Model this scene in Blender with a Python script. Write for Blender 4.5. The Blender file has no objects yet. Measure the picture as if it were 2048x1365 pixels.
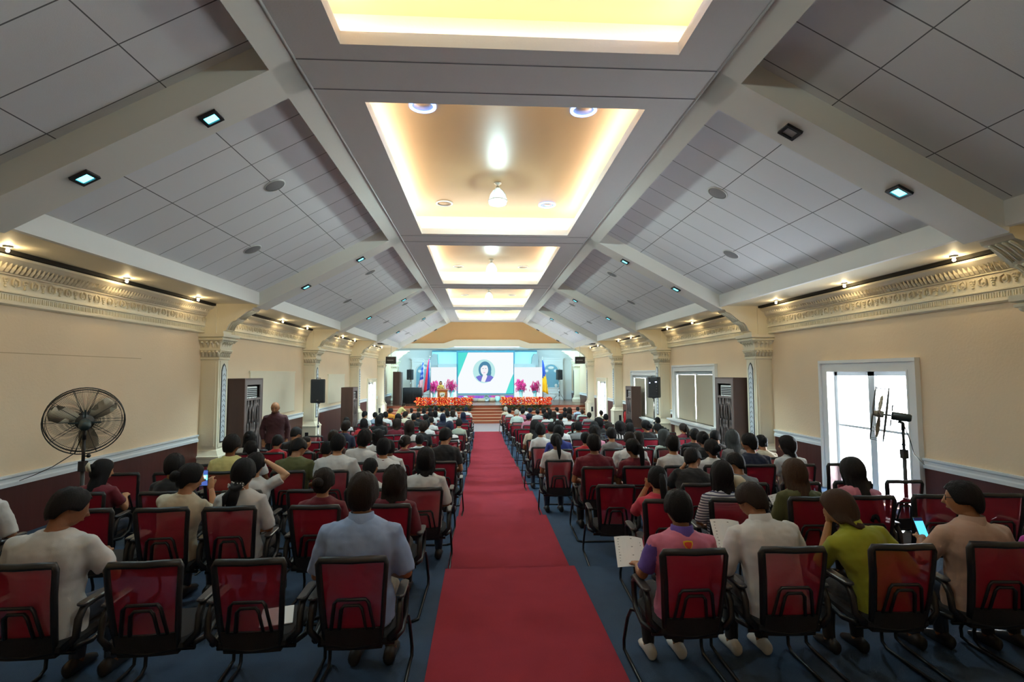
import bpy, bmesh, math, random
from math import sin, cos, pi, sqrt, atan2
from mathutils import Vector, Matrix, noise
from mathutils.bvhtree import BVHTree
sc = bpy.context.scene
COL = sc.collection
random.seed(7)
# ------------------------------------------------------------------ camera
F = 1050.0; EYE = Vector((-0.307, 0.0, 3.10)); YAW, PIT, ROL = .0569, .062, -.003
_r = Vector((cos(YAW), -sin(YAW), 0)); _f = Vector((sin(YAW)*cos(PIT), cos(YAW)*cos(PIT), sin(PIT))); _u = Vector((-sin(YAW)*sin(PIT), -cos(YAW)*sin(PIT), cos(PIT)))
_r2 = cos(ROL)*_r + sin(ROL)*_u; _u2 = cos(ROL)*_u - sin(ROL)*_r
cd = bpy.data.cameras.new('camera'); cam = bpy.data.objects.new('camera', cd); COL.objects.link(cam)
cd.sensor_width = 36; cd.lens = F/2048*36; cd.clip_end = 300; cd.clip_start = .05
cam.matrix_world = Matrix(((_r2.x, _u2.x, -_f.x, EYE.x), (_r2.y, _u2.y, -_f.y, EYE.y), (_r2.z, _u2.z, -_f.z, EYE.z), (0, 0, 0, 1)))
sc.camera = cam
def atY(px, py, Y):
    "the point of the vertical plane Y that stands where the photograph shows (px, py)"
    d = _f + _r2*((px-1024)/F) - _u2*((py-682.5)/F)
    return EYE + d*((Y-EYE.y)/d.y)
# ------------------------------------------------------------------ world, exposure
w = bpy.data.worlds.new('sky'); sc.world = w; w.use_nodes = True
w.node_tree.nodes['Background'].inputs[0].default_value = (.86, .94, 1, 1)
w.node_tree.nodes['Background'].inputs[1].default_value = 12
sc.view_settings.view_transform = 'Standard'; sc.view_settings.look = 'None'; sc.view_settings.gamma = 1
sc.view_settings.use_curve_mapping = False; sc.view_settings.exposure = 0.75
sc.cycles.use_denoising = True; sc.cycles.max_bounces = 7; sc.cycles.diffuse_bounces = 4; sc.cycles.glossy_bounces = 3
sc.cycles.transmission_bounces = 4; sc.cycles.transparent_max_bounces = 16; sc.cycles.caustics_reflective = False; sc.cycles.caustics_refractive = False
sc.cycles.sample_clamp_indirect = 4
def light(name, kind, loc, energy, color, size=.3, size_y=None, aim=None, spot=None, blend=.5, spread=None):
    l = bpy.data.lights.new(name, kind); o = bpy.data.objects.new(name, l); COL.objects.link(o); o.location = loc
    l.energy = energy; l.color = color
    if kind == 'AREA':
        l.size = size
        if size_y: l.shape = 'RECTANGLE'; l.size_y = size_y
        if spread: l.spread = spread
    else: l.shadow_soft_size = size
    if kind == 'SPOT': l.spot_size = spot or 1.2; l.spot_blend = blend
    if aim is not None: o.rotation_euler = (Vector(aim)-Vector(loc)).to_track_quat('-Z', 'Y').to_euler()
    return o
# light multipliers of the hall's own fittings
COVE_E, SOFFIT_E, FLOOD_E, PEND_E, STAGE_E = 2.7, .9, 3.0, 1.6, 1.35
# ------------------------------------------------------------------ materials
def mat(name, col, rough=.6, metal=0, bump=0, bscale=60, var=0, vscale=3, emis=None, estr=0, spec=.5, alpha=1, sheen=0, stretch=None, coat=0):
    m = bpy.data.materials.new(name); m.use_nodes = True; nt = m.node_tree; b = nt.nodes['Principled BSDF']
    b.inputs['Base Color'].default_value = (*col, 1); b.inputs['Roughness'].default_value = rough; b.inputs['Metallic'].default_value = metal
    b.inputs['Specular IOR Level'].default_value = spec; b.inputs['Alpha'].default_value = alpha
    if coat: b.inputs['Coat Weight'].default_value = coat
    if sheen: b.inputs['Sheen Weight'].default_value = sheen
    if emis: b.inputs['Emission Color'].default_value = (*emis, 1); b.inputs['Emission Strength'].default_value = estr
    tc = None
    if bump or var:
        tc = nt.nodes.new('ShaderNodeTexCoord'); mp = nt.nodes.new('ShaderNodeMapping'); nt.links.new(tc.outputs['Object'], mp.inputs[0])
        if stretch: mp.inputs['Scale'].default_value = stretch
    if var:
        n = nt.nodes.new('ShaderNodeTexNoise'); n.inputs['Scale'].default_value = vscale; n.inputs['Detail'].default_value = 4
        nt.links.new(mp.outputs[0], n.inputs[0]); mx = nt.nodes.new('ShaderNodeMixRGB'); mx.inputs[1].default_value = (*[c*(1-var) for c in col], 1); mx.inputs[2].default_value = (*[min(1, c*(1+var)) for c in col], 1)
        nt.links.new(n.outputs['Fac'], mx.inputs[0]); nt.links.new(mx.outputs[0], b.inputs['Base Color'])
    if bump:
        n = nt.nodes.new('ShaderNodeTexNoise'); n.inputs['Scale'].default_value = bscale; n.inputs['Detail'].default_value = 3
        nt.links.new(mp.outputs[0], n.inputs[0]); bp = nt.nodes.new('ShaderNodeBump'); bp.inputs['Strength'].default_value = bump; bp.inputs['Distance'].default_value = .02
        nt.links.new(n.outputs['Fac'], bp.inputs['Height']); nt.links.new(bp.outputs[0], b.inputs['Normal'])
    return m
def emit(name, col, s):
    m = bpy.data.materials.new(name); m.use_nodes = True; nt = m.node_tree; nt.nodes.clear()
    e = nt.nodes.new('ShaderNodeEmission'); e.inputs[0].default_value = (*col, 1); e.inputs[1].default_value = s
    o = nt.nodes.new('ShaderNodeOutputMaterial'); nt.links.new(e.outputs[0], o.inputs[0]); return m
def see(name, col, amount, rough=.6, spec=.4):
    "a woven mesh: part of the light goes straight through"
    m = mat(name, col, rough, spec=spec); nt = m.node_tree; b = nt.nodes['Principled BSDF']; o = nt.nodes['Material Output']
    t = nt.nodes.new('ShaderNodeBsdfTransparent'); t.inputs[0].default_value = (1, .75, .78, 1)
    mx = nt.nodes.new('ShaderNodeMixShader'); mx.inputs[0].default_value = amount
    nt.links.new(b.outputs[0], mx.inputs[1]); nt.links.new(t.outputs[0], mx.inputs[2]); nt.links.new(mx.outputs[0], o.inputs[0]); return m
def brick(name, c1, c2, mortar, bw, rh, ms, rough=.7, off=0, bump=.3, stretch=None):
    m = mat(name, c1, rough); nt = m.node_tree; b = nt.nodes['Principled BSDF']
    tc = nt.nodes.new('ShaderNodeTexCoord'); bt = nt.nodes.new('ShaderNodeTexBrick'); bt.offset = off; bt.squash = 1
    bt.inputs['Color1'].default_value = (*c1, 1); bt.inputs['Color2'].default_value = (*c2, 1); bt.inputs['Mortar'].default_value = (*mortar, 1)
    bt.inputs['Scale'].default_value = 1; bt.inputs['Brick Width'].default_value = bw; bt.inputs['Row Height'].default_value = rh
    bt.inputs['Mortar Size'].default_value = ms; bt.inputs['Mortar Smooth'].default_value = .2
    nt.links.new(tc.outputs['Object'], bt.inputs[0]); nt.links.new(bt.outputs[0], b.inputs['Base Color'])
    n = nt.nodes.new('ShaderNodeTexNoise'); n.inputs['Scale'].default_value = 90; nt.links.new(tc.outputs['Object'], n.inputs[0])
    bp = nt.nodes.new('ShaderNodeBump'); bp.inputs['Strength'].default_value = bump; bp.inputs['Distance'].default_value = .005
    nt.links.new(n.outputs['Fac'], bp.inputs['Height']); nt.links.new(bp.outputs[0], b.inputs['Normal']); return m
def stripes(name, ca, cb, scale, thr, axis='Z'):
    m = mat(name, ca, .85); nt = m.node_tree; b = nt.nodes['Principled BSDF']; tc = nt.nodes.new('ShaderNodeTexCoord')
    s = nt.nodes.new('ShaderNodeSeparateXYZ'); nt.links.new(tc.outputs['Object'], s.inputs[0])
    a = nt.nodes.new('ShaderNodeMath'); a.operation = 'MULTIPLY'; a.inputs[1].default_value = scale; nt.links.new(s.outputs[axis], a.inputs[0])
    f = nt.nodes.new('ShaderNodeMath'); f.operation = 'FRACT'; nt.links.new(a.outputs[0], f.inputs[0])
    g = nt.nodes.new('ShaderNodeMath'); g.operation = 'GREATER_THAN'; g.inputs[1].default_value = thr; nt.links.new(f.outputs[0], g.inputs[0])
    mx = nt.nodes.new('ShaderNodeMixRGB'); mx.inputs[1].default_value = (*ca, 1); mx.inputs[2].default_value = (*cb, 1)
    nt.links.new(g.outputs[0], mx.inputs[0]); nt.links.new(mx.outputs[0], b.inputs['Base Color']); return m
def H(h):
    v = [int(h[i:i+2], 16)/255 for i in (0, 2, 4)]
    return tuple(c/12.92 if c <= .04045 else ((c+.055)/1.055)**2.4 for c in v)
M = dict(
 wall=mat('peach wall paint', H('eed6b6'), .75, bump=.15, bscale=25, var=.05, vscale=1.2), cream=mat('cream plaster', H('efe5cc'), .6, bump=.1, bscale=40, var=.03),
 white=mat('white paint', H('eeeeec'), .5, var=.02), ceil=mat('white ceiling paint', H('f0efec'), .75, bump=.12, bscale=50), tan=mat('tan ceiling paint', H('b8966c'), .42, var=.05, vscale=1),
 gable=mat('tan gable paint', H('cd9f6a'), .7, var=.03), beam=mat('beam paint', H('f2efe6'), .7), gap_shade=mat('painted gap shade', (.02, .017, .012), .9),
 wains=mat('dark wood wainscot', H('4a1f19'), .45, bump=.2, bscale=8, var=.35, vscale=5, stretch=(1, 1, .12)), dado=mat('white rail', H('e6ebee'), .45),
 floor=mat('blue grey carpet', H('495e78'), .95, bump=.6, bscale=240, var=.14, vscale=5, spec=.1), red=mat('red carpet', H('a53d4c'), .95, bump=.6, bscale=260, var=.13, vscale=3, spec=.1),
 apron=mat('pale glossy floor', H('b9c6d4'), .18, var=.04), stage=mat('brown stage boards', H('6d4130'), .25, var=.25, vscale=4, stretch=(.2, 2, 1)), riser=mat('red brown risers', H('8c4428'), .3, var=.2, vscale=5, stretch=(.2, 2, 3)),
 nosing=mat('pale nosing', H('c6a48a'), .35), black=mat('black plastic', (.012, .012, .014), .42), tube=mat('black steel tube', (.015, .016, .018), .3, metal=.5), fabric=mat('black fabric', (.013, .012, .014), .85, bump=.3, bscale=300),
 mesh=see('red mesh fabric', H('a81332'), .30), pad=mat('grey arm pad', (.05, .05, .055), .35), chrome=mat('steel', (.6, .6, .62), .25, metal=1), cage=mat('wire cage', (.07, .065, .06), .4, metal=.6), blade=mat('fan blade', H('d8c8ac'), .5),
 motor=mat('dark motor shell', (.03, .045, .045), .3), wood_dark=mat('dark brown cabinet', H('4a332c'), .4, bump=.1, bscale=6, var=.25, vscale=6, stretch=(1, 1, .1)), carve=mat('carved brown wood', H('675b58'), .4),
 carve_back=mat('carved panel ground', H('2f2622'), .6), ac=mat('air conditioner plastic', H('d8d8d4'), .4), vent_dark=mat('vent slot', (.01, .01, .012), .6),
 stone=mat('marbled inlay', H('d4dae0'), .35, var=.15, vscale=9), speaker=mat('speaker cabinet', (.014, .014, .016), .5, bump=.2, bscale=150), grille=mat('perforated grille', (.02, .02, .022), .55, metal=.3), blind=mat('roller blind', H('b9b19d'), .85, var=.03),
 alu=mat('white aluminium', H('d5dde2'), .4), glass=None, lectern=mat('lectern wood', H('a5552c'), .35, var=.2, vscale=4, stretch=(1, 1, .2)), teal=mat('teal satin', H('b6ecee'), .5), grey=mat('grey board', H('9aa6a9'), .6),
 paper=mat('white paper', H('f2f2f0'), .8), gold=mat('gold', H('d8b23c'), .35, metal=.4), green=mat('leaf green', H('2f6a35'), .6, var=.3, vscale=20), poin=mat('poinsettia red', H('ff3524'), .6, var=.25, vscale=15), poin2=mat('poinsettia orange', H('ff9430'), .6), yellow=mat('fairy light', H('ffd23c'), .6, emis=(1, .75, .25), estr=.8),
 pink=mat('magenta petals', H('e02f86'), .6, var=.25, vscale=12), pot=mat('dark pot', H('2f3a2c'), .6), vase=mat('glass vase', H('b9f0f2'), .15), redbox=mat('red enamel', H('c0151d'), .35), leafteal=mat('teal leaves', H('1f9aa0'), .5),
 rattan=mat('woven rattan', H('b9a58c'), .8, bump=.6, bscale=70), purple=mat('purple cloth', H('8a3fa0'), .8, bump=.3, bscale=12), magcloth=mat('magenta cloth', H('c0307a'), .8), skin_f=None, tray=mat('clay', H('9a8a86'), .7),
 lens=mat('unlit lamp glass', (.5, .5, .48), .15), disc=mat('grey speaker grille', H('8e8e90'), .7), lamp_metal=mat('nickel', (.62, .6, .55), .3, metal=1), led=mat('led board face', (.015, .013, .012), .35),
)
# window glass: thin, clear
def glassmat():
    m = bpy.data.materials.new('window glass'); m.use_nodes = True; nt = m.node_tree; nt.nodes.clear()
    t = nt.nodes.new('ShaderNodeBsdfTransparent'); g = nt.nodes.new('ShaderNodeBsdfGlossy'); g.inputs['Roughness'].default_value = .03
    mx = nt.nodes.new('ShaderNodeMixShader'); o = nt.nodes.new('ShaderNodeOutputMaterial')
    mx.inputs[0].default_value = .05; nt.links.new(t.outputs[0], mx.inputs[1]); nt.links.new(g.outputs[0], mx.inputs[2]); nt.links.new(mx.outputs[0], o.inputs[0]); return m
M['glass'] = glassmat()
M['panel'] = brick('ceiling panels', H('f4f4f5'), H('efeff1'), H('6f6f72'), 1.2, .60, .007)
# ------------------------------------------------------------------ mesh builder
class MB:
    def __init__(s): s.v = []; s.f = []; s.m = []; s.sm = []
    def add(s, vs, fs, mi=0, smooth=False):
        o = len(s.v); s.v += [tuple(v) for v in vs]; s.f += [tuple(i+o for i in f) for f in fs]; s.m += [mi]*len(fs); s.sm += [smooth]*len(fs); return s
    def box(s, a, b, mi=0, T=None):
        (x0, y0, z0), (x1, y1, z1) = a, b
        vs = [Vector(p) for p in ((x0,y0,z0),(x1,y0,z0),(x1,y1,z0),(x0,y1,z0),(x0,y0,z1),(x1,y0,z1),(x1,y1,z1),(x0,y1,z1))]
        if T: vs = [T @ v for v in vs]
        return s.add(vs, [(0,3,2,1),(4,5,6,7),(0,1,5,4),(1,2,6,5),(2,3,7,6),(3,0,4,7)], mi)
    def rbox(s, a, b, r, mi=0, T=None, n=3):
        "box with rounded vertical (z) edges in its own frame"
        (x0, y0, z0), (x1, y1, z1) = a, b; ring = []
        for cx, cy, a0 in ((x1-r, y1-r, 0), (x0+r, y1-r, pi/2), (x0+r, y0+r, pi), (x1-r, y0+r, 1.5*pi)):
            for k in range(n+1):
                t = a0+k*pi/2/n; ring.append((cx+r*cos(t), cy+r*sin(t)))
        c = min(r*.5, (z1-z0)*.3); mx, my = (x0+x1)/2, (y0+y1)/2
        def ins(p, q): return (p[0]+(mx-p[0])*q/max(abs(mx-p[0]), 1e-6)*(1 if abs(mx-p[0]) > q else 0), p[1]+(my-p[1])*q/max(abs(my-p[1]), 1e-6)*(1 if abs(my-p[1]) > q else 0))
        rs = [[(*ins(p, c), z0) for p in ring], [(*p, z0+c) for p in ring], [(*p, z1-c) for p in ring], [(*ins(p, c), z1) for p in ring]]
        return s.loft([[T @ Vector(q) if T else Vector(q) for q in rr] for rr in rs], mi)
    def loft(s, rings, mi=0, smooth=False, cap=True, closed=True):
        n = len(rings[0]); vs = [p for r in rings for p in r]; fs = []
        for i in range(len(rings)-1):
            for j in range(n if closed else n-1):
                k = (j+1) % n; fs.append((i*n+j, i*n+k, (i+1)*n+k, (i+1)*n+j))
        if cap: fs.append(tuple(range(n-1, -1, -1))); fs.append(tuple((len(rings)-1)*n+j for j in range(n)))
        return s.add(vs, fs, mi, smooth)
    def cyl(s, a, b, r, r2=None, n=12, mi=0, smooth=True): return s.tube([a, b], [r, r if r2 is None else r2], n, mi, smooth)
    def tube(s, pts, rad, n=8, mi=0, smooth=True, flat=None, cap=True):
        pts = [Vector(p) for p in pts]; rings = []; prev = None
        for i, p in enumerate(pts):
            d = (pts[min(i+1, len(pts)-1)]-pts[max(i-1, 0)]).normalized()
            if prev is None:
                u = d.cross(Vector((0, 0, 1)));
                if u.length < .1: u = d.cross(Vector((0, 1, 0)))
            else: u = prev-d*prev.dot(d)
            u.normalize(); prev = u; v = d.cross(u)
            r = rad[i] if isinstance(rad, (list, tuple)) else rad; rx, ry = (r, r) if not flat else (r*flat[0], r*flat[1])
            rings.append([p+u*rx*cos(2*pi*k/n)+v*ry*sin(2*pi*k/n) for k in range(n)])
        return s.loft(rings, mi, smooth, cap)
    def lathe(s, prof, c=(0, 0, 0), n=20, mi=0, smooth=True, T=None, cap=True):
        c = Vector(c); rings = []
        for r, z in prof:
            rr = [Vector((r*cos(2*pi*k/n), r*sin(2*pi*k/n), z)) for k in range(n)]
            rings.append([(T @ p if T else p)+c for p in rr])
        return s.loft(rings, mi, smooth, cap)
    def ball(s, c, r, mi=0, n=10, m=7, T=None):
        c = Vector(c); rx, ry, rz = r if isinstance(r, (tuple, list)) else (r, r, r); vs = [Vector((0, 0, -rz))]; fs = []
        for i in range(1, m):
            t = -pi/2+pi*i/m
            vs += [Vector((rx*cos(t)*cos(2*pi*k/n), ry*cos(t)*sin(2*pi*k/n), rz*sin(t))) for k in range(n)]
        vs.append(Vector((0, 0, rz)))
        for k in range(n): fs.append((0, 1+(k+1) % n, 1+k))
        for i in range(m-2):
            for k in range(n): a = 1+i*n; fs.append((a+k, a+(k+1) % n, a+n+(k+1) % n, a+n+k))
        a = 1+(m-2)*n
        for k in range(n): fs.append((a+k, a+(k+1) % n, len(vs)-1))
        return s.add([(T @ v if T else v)+c for v in vs], fs, mi, True)
    def prism(s, poly, d, mi=0, smooth=False):
        "poly: 3-D polygon, extruded by vector d"
        d = Vector(d); p = [Vector(q) for q in poly]; n = len(p)
        return s.add(p+[q+d for q in p], [tuple(range(n-1, -1, -1)), tuple(range(n, 2*n))]+[(i, (i+1) % n, n+(i+1) % n, n+i) for i in range(n)], mi, smooth)
    def sweep(s, prof, p0, p1, side, mi=0):
        "profile [(out, up)] swept from p0 to p1; out goes along side"
        p0, p1, side = Vector(p0), Vector(p1), Vector(side); up = Vector((0, 0, 1))
        return s.loft([[p+side*a+up*b for a, b in prof] for p in (p0, p1)], mi)
    def mesh(s, name, mats, fix=True):
        me = bpy.data.meshes.new(name); me.from_pydata(s.v, [], s.f)
        for m in (mats if isinstance(mats, (list, tuple)) else [mats]): me.materials.append(M[m] if isinstance(m, str) else m)
        me.polygons.foreach_set('material_index', s.m); me.polygons.foreach_set('use_smooth', s.sm)
        if fix:
            bm = bmesh.new(); bm.from_mesh(me); bmesh.ops.recalc_face_normals(bm, faces=bm.faces); bm.to_mesh(me); bm.free()
        me.update(); return me
    def build(s, name, mats, parent=None, loc=None):
        return link(name, s.mesh(name, mats), parent, loc)
def link(name, me, parent=None, loc=None):
    o = bpy.data.objects.new(name, me); COL.objects.link(o); o.parent = parent
    if loc is not None: o.location = loc
    return o
def tag(o, label=None, cat=None, group=None, kind=None):
    for k, v in (('label', label), ('category', cat), ('group', group), ('kind', kind)):
        if v: o[k] = v
    return o
def empty(name, label, cat, loc=(0, 0, 0), rz=0, group=None):
    o = bpy.data.objects.new(name, None); COL.objects.link(o); o.location = loc; o.rotation_euler = (0, 0, rz); o.empty_display_size = .1
    return tag(o, label, cat, group)
def struct(name, mb, mats, label, cat, parent=None): return tag(mb.build(name, mats, parent), label, cat, kind='structure')
def copytree(o, parent=None):
    c = o.copy(); COL.objects.link(c); c.parent = parent
    for ch in list(o.children):
        if ch.name in sc.objects: copytree(ch, c)
    return c
ORD = ['zeroth', 'first', 'second', 'third', 'fourth', 'fifth', 'sixth', 'seventh', 'eighth', 'ninth', 'tenth', 'eleventh', 'twelfth', 'thirteenth', 'fourteenth', 'fifteenth', 'sixteenth', 'seventeenth', 'eighteenth', 'nineteenth', 'twentieth', 'twenty-first']
# ================================================================== THE HALL
W = 6.8; FZ = .996; ST = [5.82, 8.37, 10.64, 12.77, 14.8, 17.1, 19.7, 22.1]; DZ = FZ/8
BY = [5.71, 12.76, 19.8, 26.55, 33.3]; Y0, Y1 = -3.2, 41.5; YG = 33.55
def floorz(y): return FZ-DZ*sum(1 for s in ST if y > s)
ZF, XA, SL = 6.4, 2.29, .535; XF = 5.5; ZS = 4.75
def zb(x): return ZF-SL*(abs(x)-XA)
def zp(x): return zb(x)+.33
# floor: stepped tiers, then the flat apron before the stage
m = MB(); e = [Y0]+ST+[28.35]
for i in range(len(e)-1): m.box((-W, e[i], -.3), (W, e[i+1], FZ-DZ*i))
m.box((-W, 28.35, -.3), (W, 33.1, 0), 1)
struct('floor', m, ['floor', 'apron'], 'blue grey carpeted hall floor stepping down towards the stage', 'floor')
m = MB(); t = .008
for i in range(len(e)-1):
    a, b, z = e[i], e[i+1], FZ-DZ*i
    m.box((-.70, max(a, Y0+.01), z), (.70, b+(t if i < 8 else 0), z+t))
    if i < 8: m.box((-.70, b, z-DZ), (.70, b+t, z+t))
tag(m.build('carpet_runner', 'red'), 'long red carpet runner down the centre aisle', 'carpet')
# walls
def wall_boxes(side, holes):
    m = MB(); x0, x1 = (side*W, side*(W+.3)); xa, xb = min(x0, x1), max(x0, x1); y = Y0
    for a, b, z0, z1 in holes:
        m.box((xa, y, -.3), (xb, a, 7.2))
        if z0 > -.3: m.box((xa, a, -.3), (xb, b, z0))
        m.box((xa, a, z1), (xb, b, 7.2)); y = b
    m.box((xa, y, -.3), (xb, Y1, 7.2)); return m
HR = [(8.38, 10.40, floorz(9)-.05, 3.12), (15.75, 18.95, 1.45, 3.16), (21.2, 24.4, 1.2, 3.0), (29.7, 31.8, 0, 2.62)]
HL = [(30.3, 32.3, 0, 2.62)]
struct('wall_right', wall_boxes(1, HR), 'wall', 'peach side wall with the windows on the right', 'wall')
struct('wall_left', wall_boxes(-1, HL), 'wall', 'peach side wall behind the large stand fan on the left', 'wall')
m = MB(); m.box((-W-.3, Y0-.3, -.3), (W+.3, Y0, 7.2)); struct('wall_back', m, 'wall', 'plain peach wall behind the last row of seats', 'wall')
m = MB(); m.box((-W-.3, Y1, -.3), (W+.3, Y1+.3, 7.2)); struct('wall_stage', m, 'white', 'white back wall of the stage behind the screen', 'wall')
# wainscot and dado rail
DZ0, DZ1 = 1.59, 1.73
def runs(side):
    cuts = []
    for y in BY: cuts.append((y-.30, y+.30))
    for a, b, z0, z1 in (HR if side > 0 else HL): cuts.append((a-.24, b+.24))
    cuts.sort(); y = Y0; out = []
    for a, b in cuts:
        if a > y+.05: out.append((y, a))
        y = max(y, b)
    out.append((y, Y1)); return out
for side, nm in ((1, 'right'), (-1, 'left')):
    m, d = MB(), MB()
    for a, b in runs(side):
        x = side*W; m.box((min(x, x-side*.02), a, -.05), (max(x, x-side*.02), b, DZ0))
        d.sweep([(-.01, DZ0-.02), (.045, DZ0-.02), (.045, DZ0+.03), (.03, DZ0+.05), (.03, DZ1-.05), (.055, DZ1-.03), (.055, DZ1), (-.01, DZ1)], (x, a, 0), (x, b, 0), (-side, 0, 0))
    o = struct('wall_%s_wainscot' % nm, m, 'wains', 'dark red brown wood wainscot low on the %s wall' % nm, 'wainscot')
    o.name = 'wall_%s_panelling' % nm
    struct('baseboard_%s' % nm, d, 'dado', 'white moulded rail above the dark wainscot on the %s wall' % nm, 'wall rail')
# flat ceiling with five tray coffers
CO = [(-1.0, 5.15), (6.28, 12.30), (13.42, 19.2), (20.36, 25.95), (27.2, 32.3)]; XB = 1.73; TH = .14
m = MB(); y = Y0
for a, b in CO:
    m.box((-XA, y, ZF), (XA, a, ZF+TH)); m.box((-XA, a, ZF), (-XB, b, ZF+TH)); m.box((XB, a, ZF), (XA, b, ZF+TH)); y = b
m.box((-XA, y, ZF), (XA, YG, ZF+TH))
for yb in BY:
    for q in (-.29, .29): m.box((-XA, yb+q-.006, ZF-.006), (XA, yb+q+.006, ZF+.01), 1)
for s in (-1, 1): m.tube([(s*(XA-.02), Y0, ZF-.002), (s*(XA-.02), YG, ZF-.002)], .016, 6)
struct('ceiling', m, ['ceil', 'disc'], 'flat white centre strip of the ceiling with recessed trays', 'ceiling')
warm = emit('warm cove strip', (1, .74, .42), 1)
WHICH = ['above the camera end', 'nearest fully seen', 'third from the back', 'fourth from the back', 'farthest, by the stage']
for i, (a, b) in enumerate(CO):
    m = MB(); h = 6.90; q = .26; wl = .03
    m.box((-XB-q, a-q, h), (XB+q, b+q, h+.05), 0)
    for x in (-1, 1): m.box((min(x*(XB+q), x*(XB+q+wl)), a-q, ZF+TH), (max(x*(XB+q), x*(XB+q+wl)), b+q, h), 1)
    for yy, s in ((a-q, -1), (b+q, 1)): m.box((-XB-q, min(yy, yy+s*wl), ZF+TH), (XB+q, max(yy, yy+s*wl), h), 1)
    o = struct('ceiling_tray', m, ['tan', 'cream'], 'glossy tan recessed ceiling tray, %s' % WHICH[i], 'ceiling tray')
    st = bpy.data.materials.new('cove'); st = emit('cove strip %d' % i, (1, .90, .74) if i else (1, .91, .78), [8, 12, 12, 9, 6][i]*COVE_E)
    r = MB(); g = .17
    for x in (-1, 1): r.box((x*(XB+g)-.018, a-g, ZF+TH), (x*(XB+g)+.018, b+g, ZF+TH+.022))
    for yy in (a-g, b+g): r.box((-XB-g, yy-.018, ZF+TH), (XB+g, yy+.018, ZF+TH+.022))
    r.build('light_strip', st, o)
# long beams at the edge of the flat strip and cross beams down the slopes
for s, nm in ((-1, 'left'), (1, 'right')):
    m = MB(); x0, x1 = s*XA, s*2.53
    m.prism([(x0, Y0, zb(x0)), (x1, Y0, zb(x1)), (x1, Y0, zp(x1)+.08), (x0, Y0, zp(x0)+.08)], (0, YG-Y0, 0))
    struct('beam', m, 'beam', 'long white ceiling beam along the %s edge of the flat strip' % nm, 'ceiling beam')
    for k, yb in enumerate(BY):
        m = MB(); x1 = s*(XF+.05); x0 = s*(XA+.0)
        m.prism([(x0, yb-.28, zb(x0)), (x1, yb-.28, zb(x1)), (x1, yb-.28, zp(x1)+.08), (x0, yb-.28, zp(x0)+.08)], (0, .56, 0))
        struct('beam', m, 'beam', '%s sloping cross beam of the %s ceiling slope counted from the back' % (ORD[k+1], nm), 'ceiling beam')
    ys = [Y0]+BY+[YG]; th = math.atan(SL); L = (XF-2.5)/cos(th)+.1
    for k in range(len(ys)-1):
        a, b = ys[k]+(.28 if k else 0), ys[k+1]-.28 if k < 5 else YG
        if b-a < .3: continue
        m = MB(); hw = (b-a)/2; m.box((0, -hw, 0), (L, hw, .02))
        o = struct('ceiling_panel', m, 'panel', 'white tiled %s ceiling slope in the %s bay from the back' % (nm, ORD[k+1]), 'ceiling slope')
        o.location = (s*2.5, (a+b)/2, zp(2.5)); o.rotation_euler = (0, th, 0) if s > 0 else (0, th, pi)
    # fascia, crown moulding and soffit
    m = MB(); yy = YG
    m.sweep([(0, ZS-.03), (0, ZS+.26), (.03, ZS+.28), (.03, ZS+.30), (.07, ZS+.33), (.07, ZS+.36), (-.08, ZS+.40), (-.08, ZS-.03)], (s*XF, Y0, 0), (s*XF, yy, 0), (-s, 0, 0))
    struct('trim_1' if s < 0 else 'trim_2', m, 'white', 'white fascia board with crown moulding along the %s slope' % nm, 'fascia')
    m = MB(); m.box((min(s*(XF+.05), s*W), Y0, ZS), (max(s*(XF+.05), s*W), YG, ZS+.06))
    struct('ceiling_soffit', m, 'cream', 'cream soffit with warm downlights above the %s wall' % nm, 'soffit')
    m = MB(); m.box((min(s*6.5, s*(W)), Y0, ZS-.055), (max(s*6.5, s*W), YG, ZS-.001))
    struct('trim_3' if s < 0 else 'trim_4', m, 'gap_shade', 'dark strip painted as the shade in the gap above the %s cornice' % nm, 'gap')  # solid strip, its dark colour stands in for shade in the recess
# roof cover keeps daylight out above the slopes
m = MB(); m.box((-W-.3, Y0-.3, 7.2), (W+.3, Y1+.3, 7.3)); struct('roof', m, 'ceil', 'closed roof deck above the ceiling', 'roof')
# gable over the stage and its cream bulkhead
m = MB(); m.prism([(-2.3, YG, 6.45), (2.3, YG, 6.45), (4.95, YG, 5.0), (4.95, YG, 4.9), (-4.95, YG, 4.9), (-4.95, YG, 5.0)], (0, .1, 0))
m.prism([(-W, YG+.1, 7.2), (W, YG+.1, 7.2), (W, YG+.1, 5.0), (-W, YG+.1, 5.0)], (0, .1, 0))
struct('wall_gable', m, 'gable', 'tan gable wall above the stage opening', 'wall')
m = MB(); m.prism([(-XF-.1, YG-.06, 5.03), (-2.75, YG-.06, 5.03), (-2.05, YG-.06, 5.27), (2.05, YG-.06, 5.27), (2.75, YG-.06, 5.03), (XF+.1, YG-.06, 5.03), (XF+.1, YG-.06, 4.72), (2.6, YG-.06, 4.72), (2.0, YG-.06, 4.84), (-2.0, YG-.06, 4.84), (-2.6, YG-.06, 4.72), (-XF-.1, YG-.06, 4.72)], (0, .3, 0))
struct('beam', m, 'cream', 'cream bulkhead with raised middle above the stage opening', 'bulkhead')
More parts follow.
